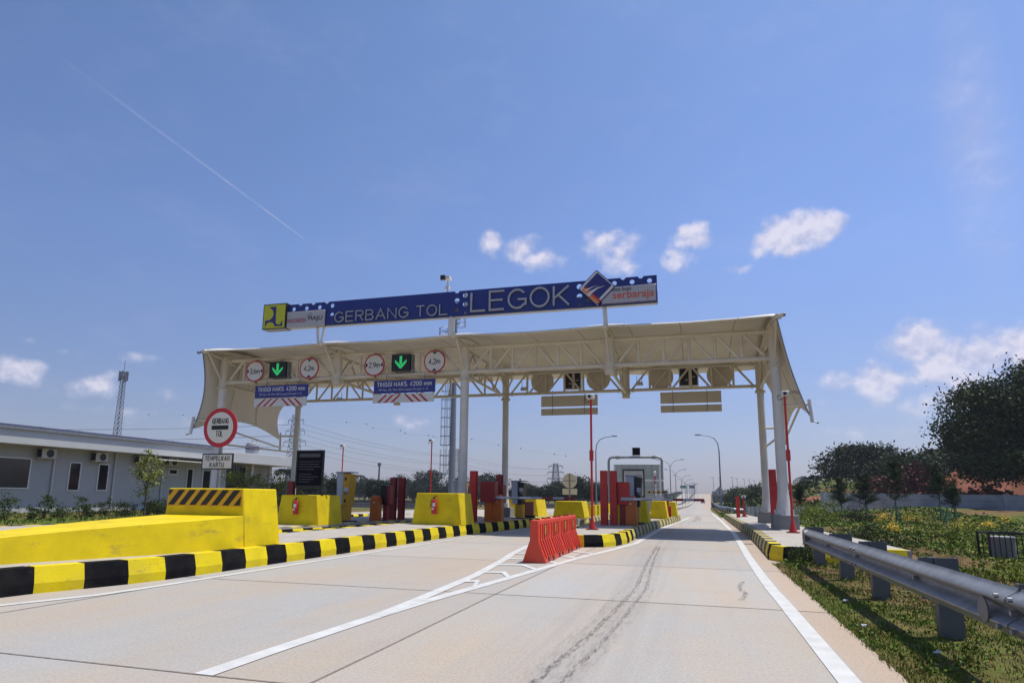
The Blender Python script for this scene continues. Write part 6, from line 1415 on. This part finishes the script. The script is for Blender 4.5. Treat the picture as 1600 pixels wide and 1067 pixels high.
palm(-101, 185, 7.0, 'coconut palm above the far tree line left of the dark red posts', m='leaf_far', fl=2.6); palm(-58, 84, 4.6, 'palm beside the trees beyond the office', m='leaf_far', fl=1.7)
palm(-27, 110, 2.2, 'low palm under the clump behind the lone block', m='leaf_far', fl=1.8)
t = tree('umbrella_tree', 'spreading flat topped tree far down the left of the road', -13.5, 190, 0, 5.0, (3.8, 3, 1.3), 3.2, 'leaf_far', 40, 60, .5, .5, .2, 6)
# continuous far wood low band, and understorey
def band(lab, n, xr, y0, y1, h, size, m, seed):
    r_ = np.random.default_rng(seed); P = []
    x = r_.uniform(*xr, n)
    for a in x:
        y = r_.uniform(y0, y1); top = h*(.75+.25*n2(a*.06, y*.01)+.12*n2(a*.3, 1)); P.append((a, y, r_.uniform(0, 1)**.6*top))
    return tag(leaf_mesh('distant_wood', P, size, m, None, aspect=.8), lab, 'wood', kind='stuff')
band('continuous dark wood along the far left horizon', 15000, (-420, -16), 215, 245, 4.0, 1.5, 'leaf_far', 41)
band('hazy low wood at the horizon right of the road', 6000, (14, 400), 330, 380, 5.5, 2.4, 'leaf_far', 42)
band('low wood beyond the left carriageway', 5000, (-90, -13), 320, 360, 4.2, 2.0, 'leaf_far', 43)
band('green bushes along the access road', 4200, (-90, -18), 76, 82, .9, .30, 'leaf_mid', 44)
band('dark scrub behind the precast wall', 5200, (13, 46), 93, 98, 4.2, .55, 'leaf_dark', 45)

Pf = []
for k in range(9000):
    y = rng.uniform(330, 640); d = 1.5+38*rng.uniform(0, 1)**1.4
    for x in ((lerp_tab(LE, y)-14-d*.9), (lerp_tab(RE, y)+d)): Pf.append((x, y, gz(x, y)+rng.uniform(0, 1.6)))
tag(leaf_mesh('roadside_scrub', Pf, 1.5, 'leaf_far', None, aspect=.8), 'far scrub covering the road embankments near the crest', 'scrub', kind='stuff')

# ------------------------------------------------------------ air
hz = MB(); hz.box(-1500, 1500, -200, 1600, -30, 60, 'paper')
ho = hz.build('haze', smooth=False)
hm = bpy.data.materials.new('haze_air'); hm.use_nodes = True; N = hm.node_tree.nodes; N.remove(N['Principled BSDF'])
pv_ = N.new('ShaderNodeVolumePrincipled'); pv_.inputs['Color'].default_value = (.80, .84, .95, 1); pv_.inputs['Density'].default_value = .00035; pv_.inputs['Anisotropy'].default_value = .3
hm.node_tree.links.new(pv_.outputs[0], N['Material Output'].inputs['Volume']); ho.data.materials.clear(); ho.data.materials.append(hm)
tag(ho, 'thin pale haze filling the air over the plain', 'haze', kind='stuff')
